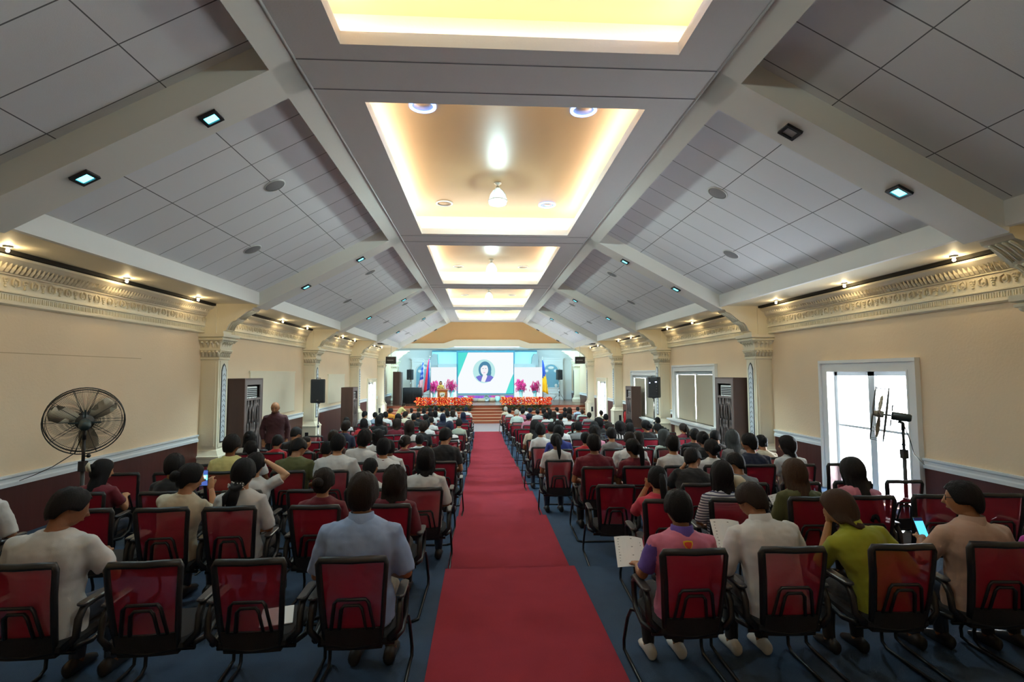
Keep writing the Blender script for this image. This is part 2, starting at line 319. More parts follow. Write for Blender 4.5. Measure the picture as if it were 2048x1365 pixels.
# cornice with its relief, one length per bay
def cornice_mesh(L):
    m = MB(); P = [(-.01, 4.05), (.03, 4.05), (.07, 4.07), (.07, 4.10), (.05, 4.11), (.05, 4.21), (.085, 4.22), (.085, 4.24), (.06, 4.25), (.075, 4.45), (.10, 4.46), (.10, 4.475), (.09, 4.48), (.13, 4.57), (.21, 4.62), (.26, 4.65), (.26, 4.685), (-.01, 4.685)]
    m.sweep(P, (0, 0, 0), (0, L, 0), (1, 0, 0)); return m.mesh('cornice', 'cream')
def relief_mesh(L):
    m = MB(); n = int(L/.15)
    for k in range(n):
        y = (k+.5)*L/n; a, b = .066, y
        if k % 2:                                              # hanging bunch of grapes
            for j, (dy, dz) in enumerate(((-.03, .07), (0, .075), (.03, .07), (-.018, .04), (.018, .04), (0, .01), (0, -.025))): m.ball((a+.008, y+dy, 4.33+dz), (.02, .02, .02), 0, 6, 4)
        else:
            for sgn in (-1, 1): m.tube([(a, y, 4.43), (a+.02, y+sgn*.05, 4.40), (a+.02, y+sgn*.055, 4.33), (a+.015, y+sgn*.02, 4.31)], [.012, .016, .014, .008], 5)
            m.ball((a+.01, y, 4.36), (.02, .025, .03), 0, 6, 4)
        for q in (-.038, .038):                                 # upright flame leaves
            m.loft([[(.105, y+q-.03, 4.485), (.125, y+q, 4.485), (.105, y+q+.03, 4.485)], [(.135, y+q-.034, 4.53), (.165, y+q, 4.53), (.135, y+q+.034, 4.53)], [(.17, y+q-.006, 4.60), (.185, y+q, 4.60), (.17, y+q+.006, 4.60)]], 0)
            for w_ in (-.018, .012): m.box((.045, y+q+w_-.007, 4.125), (.066, y+q+w_+.007, 4.195))
    return m.mesh('relief', 'cream')
ys = [Y0]+BY; cmesh = {}
for s, nm in ((-1, 'left'), (1, 'right')):
    for k in range(len(ys)-1):
        a = ys[k]+(.23 if k else 0); b = ys[k+1]-.23; L = round(b-a, 2)
        if L not in cmesh: cmesh[L] = (cornice_mesh(L), relief_mesh(L))
        o = tag(link('cornice', cmesh[L][0]), 'cream cornice with grape relief on the %s wall, %s bay from the back' % (nm, ORD[k+1]), 'cornice', kind='structure')
        o.location = (s*W, a if s < 0 else b, 0)
        o.rotation_euler = (0, 0, 0 if s < 0 else pi); link('relief', cmesh[L][1], o)
# columns
def capital_mesh():
    m = MB(); hw = .23
    prof = [(0, 3.44), (.03, 3.45), (.03, 3.49), (.01, 3.50), (.02, 3.58), (.05, 3.64), (.07, 3.65), (.07, 3.68), (.04, 3.69), (.06, 3.82), (.11, 3.88), (.15, 3.90), (.15, 3.93), (.12, 3.945), (.18, 3.97), (.18, 4.04)]
    m.loft([[(-.02, -hw-o, z), (.40+o, -hw-o, z), (.40+o, hw+o, z), (-.02, hw+o, z)] for o, z in prof])
    for z, out, n, hgt in ((3.51, .04, 5, .12), (3.70, .07, 4, .15)):
        for k in range(n):
            t = (k+.5)/n
            for p, d in (((.02+t*.42, -hw-.02, z), (0, -1, 0)), ((.02+t*.42, hw+.02, z), (0, 1, 0)), ((.415, -hw+t*2*hw, z), (1, 0, 0))):
                p, d = Vector(p), Vector(d); m.tube([p, p+d*out*.4+Vector((0, 0, hgt*.6)), p+d*(out+.03)+Vector((0, 0, hgt)), p+d*(out+.05)+Vector((0, 0, hgt*.82))], [.035, .04, .03, .018], 6, flat=(1, .55))
    for sx, sy in ((1, -1), (1, 1)):
        c = Vector((.47, sy*.31, 3.9)); m.lathe([(.001, -.035), (.06, -.035), (.065, 0), (.06, .035), (.001, .035)], c, 12, 0, True, Matrix.Rotation(pi/2, 3, 'X').to_4x4())
    return m.mesh('capital', 'cream')
def column_parts():
    P = {}
    m = MB(); m.box((0, -.23, .9), (.40, .23, 3.46)); m.box((.40, -.17, 1.42), (.415, .17, 3.42)); m.box((.05, -.245, 1.45), (.35, .245, 3.40)); P['column'] = m.mesh('column', 'cream')
    m = MB(); m.loft([[(-.01, -.23-o, z), (.40+o, -.23-o, z), (.40+o, .23+o, z), (-.01, .23+o, z)] for o, z in ((.09, -.2), (.09, 1.18), (.11, 1.19), (.11, 1.23), (.08, 1.25), (.05, 1.30), (.02, 1.36), (0, 1.38))]); P['pedestal'] = (m.mesh('pedestal', 'cream'))
    m = MB(); m.box((.12, -.335, .70), (.24, -.318, 1.0)); P['socket_box'] = m.mesh('socket_box', 'vent_dark')
    P['capital'] = capital_mesh()
    m = MB(); poly = [(-.01, 4.03), (.40, 4.03), (.47, 4.05), (.47, 4.11), (.53, 4.13), (.60, 4.28), (.66, 4.34), (.74, 4.36), (.78, 4.40), (.86, 4.46), (1.0, 4.58), (1.10, 4.61), (1.13, 4.66), (1.28, 4.69), (1.28, 4.75), (-.01, 4.75)]
    m.prism([(x, -.20, z) for x, z in poly], (0, .40, 0))
    for y in (-.12, -.04, .04, .12): m.tube([(.55, y, 4.15), (.62, y, 4.29), (.76, y, 4.37)], .022, 6); m.tube([(.80, y, 4.41), (.95, y, 4.53), (1.08, y, 4.60)], .02, 6)
    m.box((-.01, -.23, 4.03), (.32, .23, 4.74)); P['corbel'] = m.mesh('corbel', 'cream')
    def arch(w, z0, z1, x): return [(x, -w, z0), (x, w, z0), (x, w, z1-.16), (x, w*.55, z1-.05), (x, 0, z1), (x, -w*.55, z1-.05), (x, -w, z1-.16)]
    m = MB(); m.prism(arch(.115, 1.52, 3.36, .415), (.008, 0, 0)); P['inlay_frame'] = m.mesh('inlay_frame', 'black')
    m = MB(); m.prism(arch(.09, 1.55, 3.32, .423), (.004, 0, 0), 0)
    z = 1.62
    while z < 3.1: m.tube([(.428, -.06, z), (.43, 0, z+.06), (.428, .06, z)], .007, 4, 1); z += .12
    P['inlay_panel'] = m.mesh('inlay_panel', ['stone', 'disc']); return P
CP = column_parts()
for s, nm in ((-1, 'left'), (1, 'right')):
    for k, yb in enumerate(BY):
        o = tag(link('column', CP['column']), 'cream pilaster with leafy capital on the %s wall, %s from the back' % (nm, ORD[k+1]), 'column', 'wall pilasters', 'structure')
        o.location = (s*W, yb, 0); o.rotation_euler = (0, 0, 0 if s < 0 else pi)
        for pn in ('pedestal', 'capital', 'corbel', 'inlay_frame'): q = link(pn, CP[pn], o)
        link('inlay_panel', CP['inlay_panel'], q); sb = link('socket_box', CP['socket_box'], o)
        if s > 0: sb.scale = (1, -1, 1)
# windows and doors
def bar(m, x0, x1, y0, y1, z0, z1, mi=0): m.box((min(x0, x1), y0, z0), (max(x0, x1), y1, z1), mi)
def surround(s, a, b, z0, z1, wd=.22, sill=True, foot=None):
    m = MB(); x = s*W
    for prof, off in (((.05, wd), 0), ((.09, .06), wd-.06)):
        d, ww = prof; g = .004 if off else 0; a_, b_ = a-wd-g, b+wd+g
        for (ya, yb, za, zc) in ((a_, a_+ww, z0+g, z1+wd-ww), (b_-ww, b_, z0+g, z1+wd-ww), (a_, b_, z1+wd-ww+g, z1+wd+g)): bar(m, x+s*(.005+g), x-s*d, ya, yb, za, zc)
    for (ya, yb, za, zc) in ((a-.03, a+.002, z0+.003, z1), (b-.002, b+.03, z0+.003, z1), (a-.031, b+.031, z1-.002, z1+.03)): bar(m, x+s*.28, x-s*.06, ya, yb, za, zc)
    if sill:
        bar(m, x+s*.1, x-s*.28, a-.3, b+.3, z0-.05, z0); bar(m, x+s*.005, x-s*.22, a-.27, b+.27, z0-.10, z0-.05); bar(m, x+s*.005, x-s*.16, a-.25, b+.25, z0-.22, z0-.10)
    return m
def sash(s, a, b, z0, z1, n, muntin, st=.08):
    fr, gl = MB(), MB(); x = s*(W+.14)
    for i in range(n):
        ya, yb = a+(b-a)*i/n, a+(b-a)*(i+1)/n
        for q in ((ya, ya+st, z0, z1), (yb-st, yb, z0, z1), (ya, yb, z0, z0+.1), (ya, yb, z1-st, z1)): bar(fr, x-.03, x+.03, *q)
        for z in muntin: bar(fr, x-.02, x+.02, ya+st, yb-st, z-.02, z+.02)
        bar(gl, x-.003, x+.003, ya+st-.01, yb-st+.01, z0+.09, z1-st+.01)
    return fr, gl
a, b, z0, z1 = HR[0]
o = struct('window_1', surround(1, a, b, floorz(9), z1, sill=False), 'white', 'tall white french window full of daylight on the right', 'window')
fr, gl = sash(1, a, b, floorz(9), z1, 2, [2.05]); q = fr.build('window_sash', 'alu', o); gl.build('window_pane', 'glass', q)
m = MB(); m.rbox((W+.09, (a+b)/2-.06, 1.95), (W+.11, (a+b)/2-.03, 2.12), .01); m.build('latch', 'chrome', q)
for k, nm in ((1, 'window behind a beige roller blind, nearest of the two on the right'), (2, 'window behind a beige roller blind beside the tripod loudspeaker on the right')):
    a, b, z0, z1 = HR[k]; o = struct('window_%d' % (k+1), surround(1, a, b, z0, z1), 'white', nm, 'window')
    fr, gl = sash(1, a, b, z0, z1, 2, []); q = fr.build('window_sash', 'alu', o); gl.build('window_pane', 'glass', q)
    m = MB(); mid = (a+b)/2
    for ya, yb in ((a+.05, mid-.035), (mid+.035, b-.05)):
        bar(m, W+.06, W+.064, ya, yb, z0+.01, z1-.12)
    m.build('blind', 'blind', o)
    m = MB(); m.cyl((W+.06, a+.02, z1-.07), (W+.06, b-.02, z1-.07), .045, n=12); m.build('blind_roller', 'alu', o)
for s, (a, b, z0, z1), nm, dm in ((1, HR[3], 'pale glazed double door near the stage on the right', 1), (-1, HL[0], 'pale glazed double door near the stage on the left', 2)):
    o = struct('door_%d' % dm, surround(s, a, b, z0, z1, sill=False), 'cream', nm, 'door')
    fr, gl = sash(s, a, b, z0, z1, 2, [1.0], .12); q = fr.build('door_leaf', 'alu', o); gl.build('door_pane', 'glass', q)
    m = MB(); x = s*(W+.08); m.tube([(x, (a+b)/2-.08, .95), (x-s*.05, (a+b)/2-.08, .97), (x-s*.05, (a+b)/2-.08, 1.2), (x, (a+b)/2-.08, 1.22)], .012, 6); m.build('handle', 'chrome', q)
m = MB(); x = -W+.002
for q in ((7.25, 10.4, 3.40, 3.412), (7.25, 7.262, 1.75, 3.4)): m.box((-W-.001, q[0], q[2]), (x, q[1], q[3]))
struct('trim_5', m, mat('seam', H('c9ad88'), .8), 'thin seam line drawn on the left wall behind the stand fan', 'wall seam')
# pale boarded panels on the left wall
for k, (a, b, z0, z1) in enumerate(((15.1, 18.6, 1.85, 3.15), (22.6, 25.2, 1.85, 3.05))):
    m = MB(); m.box((-W-.001, a, z0), (-W+.03, b, z1)); m.box((-W-.001, a-.05, z1), (-W+.04, b+.05, z1+.05)); struct('wall_panel', m, 'cream', 'pale boarded-up window panel on the left wall, %s from the back' % ORD[k+1], 'wall panel')
# ------------------------------------------------------------------ lamps
def flood(x, yb, on, label):
    s = 1 if x > 0 else -1; th = math.atan(SL)*s; root = empty('floodlight', label, 'floodlight', (x, yb, zb(x)), 0, 'square floodlights in the cross beams')
    root.rotation_euler = (0, th, 0)
    m = MB()
    for q in ((-.10, -.10, .10, -.065), (-.10, .065, .10, .10), (-.10, -.065, -.065, .065), (.065, -.065, .10, .065)): m.box((q[0], q[1], -.03), (q[2], q[3], .01))
    m.box((-.10, -.10, .0), (.10, .10, .01)); m.build('frame', 'black', root)
    m = MB(); m.box((-.066, -.066, -.014), (.066, .066, -.002)); m.build('lens', flood_on if on else M['lens'], root)
    if on and yb < 30: light('flood_lamp', 'SPOT', (x-s*.03, yb, zb(x)-.08), (12 if yb < 8 else 20 if yb > 30 else 60)*FLOOD_E, (.70, .95, 1), .1, aim=(x*.6, yb+1.5, 0), spot=2.4)
flood_on = emit('lit floodlight lens', (.10, .80, 1), 4.5)
for k, yb in enumerate(BY):
    for s, nm in ((-1, 'left'), (1, 'right')):
        for x, wh in ((3.25, 'upper'), (4.53, 'lower')):
            on = not (k == 0 and s > 0 and wh == 'upper')
            flood(s*x, yb, on, '%s square floodlight, %s on the %s cross beam of %s slope' % ('lit bluish' if on else 'unlit black', wh, ORD[k+1], nm))
soff = emit('lit downlight bulb', (1, .77, .42), 260*SOFFIT_E)
dring = MB(); dring.lathe([(.001, 0), (.05, 0), (.05, -.02), (.018, -.028), (.016, -.045), (.001, -.045)], n=16); dring_me = dring.mesh('downlight', 'white')
dl = MB(); dl.ball((0, 0, -.062), .021, 0, 12, 8); dl_me = dl.mesh('bulb', soff)
DY = []
for k in range(5):
    a = Y0 if k == 0 else BY[k-1]; b = BY[k]
    DY += [(k, j, a+(b-a)*t) for j, t in enumerate((.18, .5, .82))]
for s, nm in ((-1, 'left'), (1, 'right')):
    for k, j, y in DY:
        o = tag(link('downlight', dring_me, None, (s*6.36, y, ZS)), 'small warm bulb under the %s soffit, %s of the %s bay' % (nm, ('nearest', 'middle', 'farthest')[j], ORD[k+1]), 'downlight', 'soffit downlights')
        link('bulb', dl_me, o)
# schoolhouse pendants, rings and speaker discs
lit = emit('lit lamp bulb', (.75, 1, 1), 5); shade = mat('milky glass', (.75, .9, .9), .25, emis=(.6, 1, 1), estr=.45, alpha=.75)
PM = {}
m = MB(); m.lathe([(.001, 0), (.075, 0), (.075, -.02), (.05, -.035), (.03, -.05), (.03, -.09), (.055, -.10), (.055, -.12), (.03, -.135), (.001, -.135)], n=18); PM['pendant_lamp'] = m.mesh('pendant_lamp', 'lamp_metal')
m = MB(); m.lathe([(.05, -.13), (.10, -.17), (.15, -.25), (.175, -.34), (.18, -.40), (.17, -.43), (.165, -.40), (.155, -.33), (.12, -.22), (.05, -.145)], n=24, cap=False); PM['glass_shade'] = m.mesh('glass_shade', shade)
m = MB(); m.lathe([(.182, -.375), (.195, -.375), (.195, -.36), (.182, -.36)], n=24, cap=False)
for k in range(3): t = k*2*pi/3; m.tube([(.06*cos(t), .06*sin(t), -.12), (.15*cos(t), .15*sin(t), -.22), (.19*cos(t), .19*sin(t), -.36)], .006, 5)
PM['band'] = m.mesh('band', 'lamp_metal')
m = MB(); m.ball((0, 0, -.33), (.08, .08, .11), 0, 12, 8); PM['bulb'] = m.mesh('bulb', lit)
for k, (a, b) in enumerate(CO):
    y = [2.2, 10.25, 17.3, 23.6, 30][k]
    o = tag(link('pendant_lamp', PM['pendant_lamp'], None, (0, y, 6.90)), 'glass schoolhouse pendant lamp under the tray %s' % WHICH[k], 'pendant lamp', 'pendant lamps in the trays')
    for q in ('glass_shade', 'band', 'bulb'): link(q, PM[q], o)
    light('pendant_bulb', 'POINT', (0, y, 6.42), (60 if k else 25)*PEND_E, (.72, 1, 1), .1)
ringb = emit('blue light ring', (.16, .34, 1), 5); rm = MB(); rm.lathe([(.15, 0), (.19, 0), (.19, -.02), (.17, -.03), (.15, -.02)], n=28, cap=False)
r_lit = rm.mesh('ring_downlight', ringb); r_off = rm.mesh('ring_downlight', 'white'); fm = MB(); fm.lathe([(.001, -.004), (.15, -.004), (.15, -.001), (.001, -.001)], n=24); fm_me = fm.mesh('diffuser', 'tan')
for k, (a, b) in enumerate(CO):
    for x, y, nm in ((-1.15, a+1.0, 'left rear'), (1.15, a+1.0, 'right rear'), (-1.15, b-.75, 'left front'), (1.15, b-.75, 'right front')):
        on = k < 2 and nm != 'left front'
        o = tag(link('ring_downlight', r_lit if on else r_off, None, (x, y, 6.899)), '%s ring downlight, %s corner of the tray %s' % ('blue lit' if on else 'white unlit', nm, WHICH[k]), 'ring downlight', 'ring downlights in the trays'); link('diffuser', fm_me, o)
sm = MB(); sm.lathe([(.001, -.012), (.13, -.012), (.15, -.006), (.15, 0), (.001, 0)], n=24); sd = sm.mesh('ceiling_speaker', 'disc'); sm = MB(); sm.lathe([(.150, -.014), (.168, -.008), (.168, 0), (.15, 0)], n=24, cap=False); sr = sm.mesh('rim', 'white')
for k, (a, b) in enumerate(zip([Y0]+BY[:-1], BY)):
    for s, nm in ((-1, 'left'), (1, 'right')):
        if k == 0: continue
        for x, t, wh in ((3.55, .36, 'upper'), (4.65, .62, 'lower')):
            o = tag(link('ceiling_speaker', sd, None, (s*x, a+(b-a)*t, zp(x)-.002)), 'grey round %s ceiling speaker on the %s slope, %s bay from the back' % (wh, nm, ORD[k+1]), 'ceiling speaker', 'round ceiling speakers')
            o.rotation_euler = (0, math.atan(SL)*s, 0); link('rim', sr, o)
# ================================================================== FURNITURE AND FITTINGS
def fan_parts():
    R = .375; P = {}
    m = MB()
    for zc, rr, rt in ((-.075, R, .007), (.075, R, .007), (-.078, R*.93, .003), (.078, R*.93, .003)):
        pts = [(rr*cos(k*2*pi/40), rr*sin(k*2*pi/40), zc) for k in range(41)]; m.tube(pts, rt, 5, cap=False)
    for side in (-1, 1):
        for k in range(150):
            t = k*2*pi/150; r0 = .085; heavy = k % 15 == 0
            pts = [(r0*cos(t), r0*sin(t), side*.088), (R*.6*cos(t), R*.6*sin(t), side*.085), (R*.93*cos(t), R*.93*sin(t), side*.08), (R*cos(t), R*sin(t), side*.075)] + ([(R*cos(t), R*sin(t), 0)] if heavy else [])
            m.tube(pts, 0.0034 if heavy else .0015, 4 if heavy else 3, cap=False)
        m.lathe([(.001, side*.086), (.09, side*.086), (.09, side*.092), (.001, side*.092)], n=20)
    P['cage'] = m.mesh('cage', 'cage')
    m = MB(); m.lathe([(.001, -.05), (.045, -.05), (.05, .02), (.03, .07), (.001, .075)], n=16)
    for k in range(3):
        a = k*2*pi/3+.35; T = Matrix.Rotation(a, 4, 'Z'); rows = []
        for r, w_, tw in ((.04, .03, .5), (.12, .075, .42), (.22, .10, .33), (.31, .09, .26), (.345, .04, .22)):
            rows.append([T @ Vector((r, w_*q*cos(tw), w_*q*sin(tw)*.8+dz)) for q, dz in ((-1, 0), (0, .012), (1, 0), (0, .007))])
        m.loft(rows, 0, True)
    P['blades'] = m.mesh('blades', 'blade')
    m = MB(); m.lathe([(.001, -.362), (.04, -.36), (.052, -.34), (.057, -.30), (.057, -.16), (.054, -.135), (.001, -.135)], n=20); m.cyl((0, 0, -.14), (0, 0, .0), .012)
    for t in (0, pi/2, pi, 1.5*pi): m.box((.06, -.008, -.145), (.15, .008, -.13), 0, Matrix.Rotation(t, 4, 'Z'))
    P['motor'] = m.mesh('motor', 'motor'); return P
FP = fan_parts()
def stand_fan(pos, floor, axis, label, side, k=1, wy=1.0):
    root = empty('stand_fan', label, 'fan', (pos[0], pos[1], floor)); axis = Vector(axis).normalized(); h = pos[2]-floor
    R = axis.to_track_quat('Z', 'Y').to_matrix().to_4x4()
    for n, me in FP.items():
        o = link(n, me, root); o.matrix_local = Matrix.Translation((0, 0, h)) @ R @ Matrix.Scale(k, 4)
    back = axis*-.26; m = MB(); bx, by = back.x, back.y; zt = h+back.z-.08
    m.cyl((bx, by, .03), (bx, by, zt-.40), .024); m.cyl((bx, by, zt-.45), (bx, by, zt-.08), .018); m.box((bx-.035, by-.035, zt-.48), (bx+.035, by+.035, zt-.36)); m.tube([(bx, by, zt-.1), (bx, by, zt), (bx+axis.x*.05, by+axis.y*.05, zt+.02)], .022, 8); m.ball((bx+.05*axis.y, by-.05*axis.x, zt-.30), .024); m.cyl((bx, by, zt-.3), (bx+.05*axis.y, by-.05*axis.x, zt-.30), .008)
    m.build('pole', 'black', root)
    m = MB(); m.lathe([(.001, 0), (.24, 0), (.245, .015), (.20, .035), (.05, .05), (.03, .09), (.001, .09)], (bx, by, 0), 24); m.build('base', 'black', root)
    w = Vector((side*6.74-pos[0], wy, DZ1-floor-.1)); p0 = Vector((bx, by, zt+.02)); m = MB()
    m.tube([p0, p0+Vector((side*.10, 0, -.28)), p0.lerp(w, .45)+Vector((0, 0, -.16)), p0.lerp(w, .75)+Vector((0, 0, -.08)), w], .006, 6); m.build('cord', 'black', root)
d = Vector((-4.66+.307, 6.06, 0)).normalized()
stand_fan(atY(170, 842, 6.95), floorz(6.9), (d.x, d.y, .12), 'large black stand fan by the left wall, round cage facing the wall', -1, 1.08, .85)
d = Vector((.62, .78, 0)); stand_fan((5.25, 7.1, 2.52), floorz(7), (-.787, .617, .13), 'stand fan seen edge-on in front of the tall bright window', 1, 1, 1.0)
# ------------------------------------------------------------------ air conditioner cabinets
def ac_cabinet(loc, s, h, length, label, depth=.42):
    "stands at the wall of side s; carved front faces the aisle"
    root = empty('aircon_cabinet', label, 'air conditioner cabinet', loc, 0 if s < 0 else pi)
    L = length; m = MB(); t = .04
    m.box((0, -L/2, 0), (depth, -L/2+t, h)); m.box((0, L/2-t, 0), (depth, L/2, h)); m.box((0, -L/2+t, h-t), (depth, L/2-t, h)); m.box((0, -L/2+t, 0), (.03, L/2-t, h-t)); m.build('cabinet_body', 'wood_dark', root)
    m = MB(); x = depth-.03
    for q in ((-L/2+t, -L/2+.14, .0, h-t), (L/2-.14, L/2-t, .0, h-t), (-L/2+.14, L/2-.14, h-.16, h-t), (-L/2+.14, L/2-.14, h-.54, h-.49), (-L/2+.14, L/2-.14, 0, .12)): m.box((x, q[0], q[2]), (depth-.002, q[1], q[3]))
    fr = m.build('front_frame', 'carve', root)
    m = MB(); m.box((x-.015, -L/2+.13, .1), (x-.005, L/2-.13, h-.5), 1); rnd = random.Random(5)
    W2, z0, z1 = L/2-.16, .14, h-.56
    n = 8
    for k in range(n):
        y = -W2+2*W2*(k+.5)/n
        for z in (z0, (z0+z1)*.36, (z0+z1)*.66):
            sg = rnd.choice((-1, 1)); a = rnd.uniform(.03, .07); hh = (z1-z0)*.36
            pts = [(depth-.016, max(-W2, min(W2, y+sg*a*sin(q*5.2)*(1-.4*q))), z+hh*q) for q in [i/8 for i in range(9)]]
            m.tube(pts, [.008+.014*sin(pi*i/8) for i in range(9)], 5)
            e_ = pts[5]; m.tube([e_, (e_[0], max(-W2, min(W2, e_[1]-sg*.06)), e_[2]+.05), (e_[0], max(-W2, min(W2, e_[1]-sg*.055)), e_[2]+.11)], [.014, .02, .004], 5)
    m.build('carved_panel', ['carve', 'carve_back'], fr)
    m = MB(); w = L*.30; m.rbox((.06, -w, h-1.2), (depth-.05, w, h-.20), .03); ac = m.build('aircon_unit', 'ac', root)
    m = MB()
    for k in range(5): z = h-.46+k*.046; m.box((depth-.055, -w+.05, z), (depth-.046, w-.03, z+.03))
    m.build('louvre', 'vent_dark', ac)
ac_cabinet((-6.43, 13.55, floorz(13)), -1, 3.0-floorz(13), 1.05, 'tall dark air conditioner cabinet beside the standing bald man')
ac_cabinet((6.50, 13.60, floorz(13)), 1, 2.98-floorz(13), 1.05, 'tall carved air conditioner cabinet behind the right wall\'s large pilaster')
ac_cabinet((-6.1, 22.5, floorz(22.5)), -1, 2.55-floorz(22.5), .9, 'dark brown air conditioner cabinet beyond the left tripod loudspeaker', .48)
ac_cabinet((6.62, 23.9-.75, floorz(23)), 1, 2.52, .95, 'carved air conditioner cabinet next to the red fire extinguisher', .42)
# ------------------------------------------------------------------ loudspeakers on tripods
def speaker_stand(loc, h, label):
    root = empty('speaker_stand', label, 'speaker stand', loc); m = MB(); m.cyl((0, 0, .35), (0, 0, h*.62), .022); m.cyl((0, 0, h*.55), (0, 0, h), .017); m.cyl((0, 0, h*.58), (0, 0, h*.64), .034); m.cyl((0, 0, h-.03), (0, 0, h), .05); m.build('pole', 'chrome', root)
    m = MB(); m.cyl((0, 0, .60), (0, 0, .70), .04); m.cyl((0, 0, .34), (0, 0, .40), .035); m.ball((.05, 0, .65), .022); m.build('collar', 'black', root)
    for k in range(3):
        a = k*2*pi/3+.5; m = MB(); m.tube([(.03*cos(a), .03*sin(a), .66), (.48*cos(a), .48*sin(a), .02)], .013, 6); m.tube([(.03*cos(a), .03*sin(a), .38), (.27*cos(a), .27*sin(a), .32)], .009, 6); m.ball((.48*cos(a), .48*sin(a), .018), .018); m.build('leg', 'chrome', root)
def loudspeaker(loc, rz, w, d, h, label, front=-1, lights=False):
    root = empty('loudspeaker', label, 'loudspeaker', loc, rz); m = MB(); y0, y1 = -d/2, d/2
    a, b, r = w/2, w*.36, .04
    ring = [(-a, y0), (a, y0), (b, y1), (-b, y1)]
    def rr(s, z): return [(x*s, y*s, z) for x, y in ((-a+r, y0), (a-r, y0), (a, y0+r), (b, y1-r), (b-r, y1), (-b+r, y1), (-b, y1-r), (-a, y0+r))]
    m.loft([rr(.93, 0), rr(1, .025), rr(1, h-.025), rr(.93, h)]); m.build('cabinet', 'speaker', root)
    m = MB(); m.rbox((-a+.03, y0-.012, .05), (a-.03, y0+.01, h-.05), .0095); g = m.build('grille', 'grille', root)
    m = MB(); m.box((-.025, y0-.016, .07), (.025, y0-.011, .10)); m.build('badge', 'chrome', g)
    m = MB(); m.tube([(-.06, y0+d*.3, h), (-.06, y0+d*.3, h+.03), (.06, y0+d*.3, h+.03), (.06, y0+d*.3, h)], .01, 6); m.build('handle', 'black', root)
    if lights:
        m = MB(); m.box((-b*.9, y1+.0, h*.15), (b*.9, y1+.008, h*.85)); p = m.build('rear_panel', 'black', root)
        m = MB(); m.box((-.10, y1+.008, h*.74), (-.05, y1+.012, h*.78)); m.box((.10, y1+.008, h*.70), (.13, y1+.012, h*.74)); m.build('status_light', emit('status light', (.5, .6, 1), 5), p)
        m = MB(); [m.cyl((-.09, y1+.008, h*z), (-.09, y1+.03, h*z), .018) for z in (.3, .42, .55)]; m.build('knob', 'pad', p)
z = floorz(17); speaker_stand((-5.45, 16.95, z), 2.20-z, 'chrome and black tripod stand by the left wall panels')
loudspeaker((-5.45, 16.95, 2.20), .1, .44, .38, .74, 'black loudspeaker on a tripod along the left wall')
z = floorz(16.5); speaker_stand((5.15, 16.5, z), 2.32-z, 'tripod stand between the two blind-covered windows')
loudspeaker((5.15, 16.5, 2.32), pi-.35, .42, .36, .66, 'black loudspeaker showing its rear panel, right wall', lights=True)
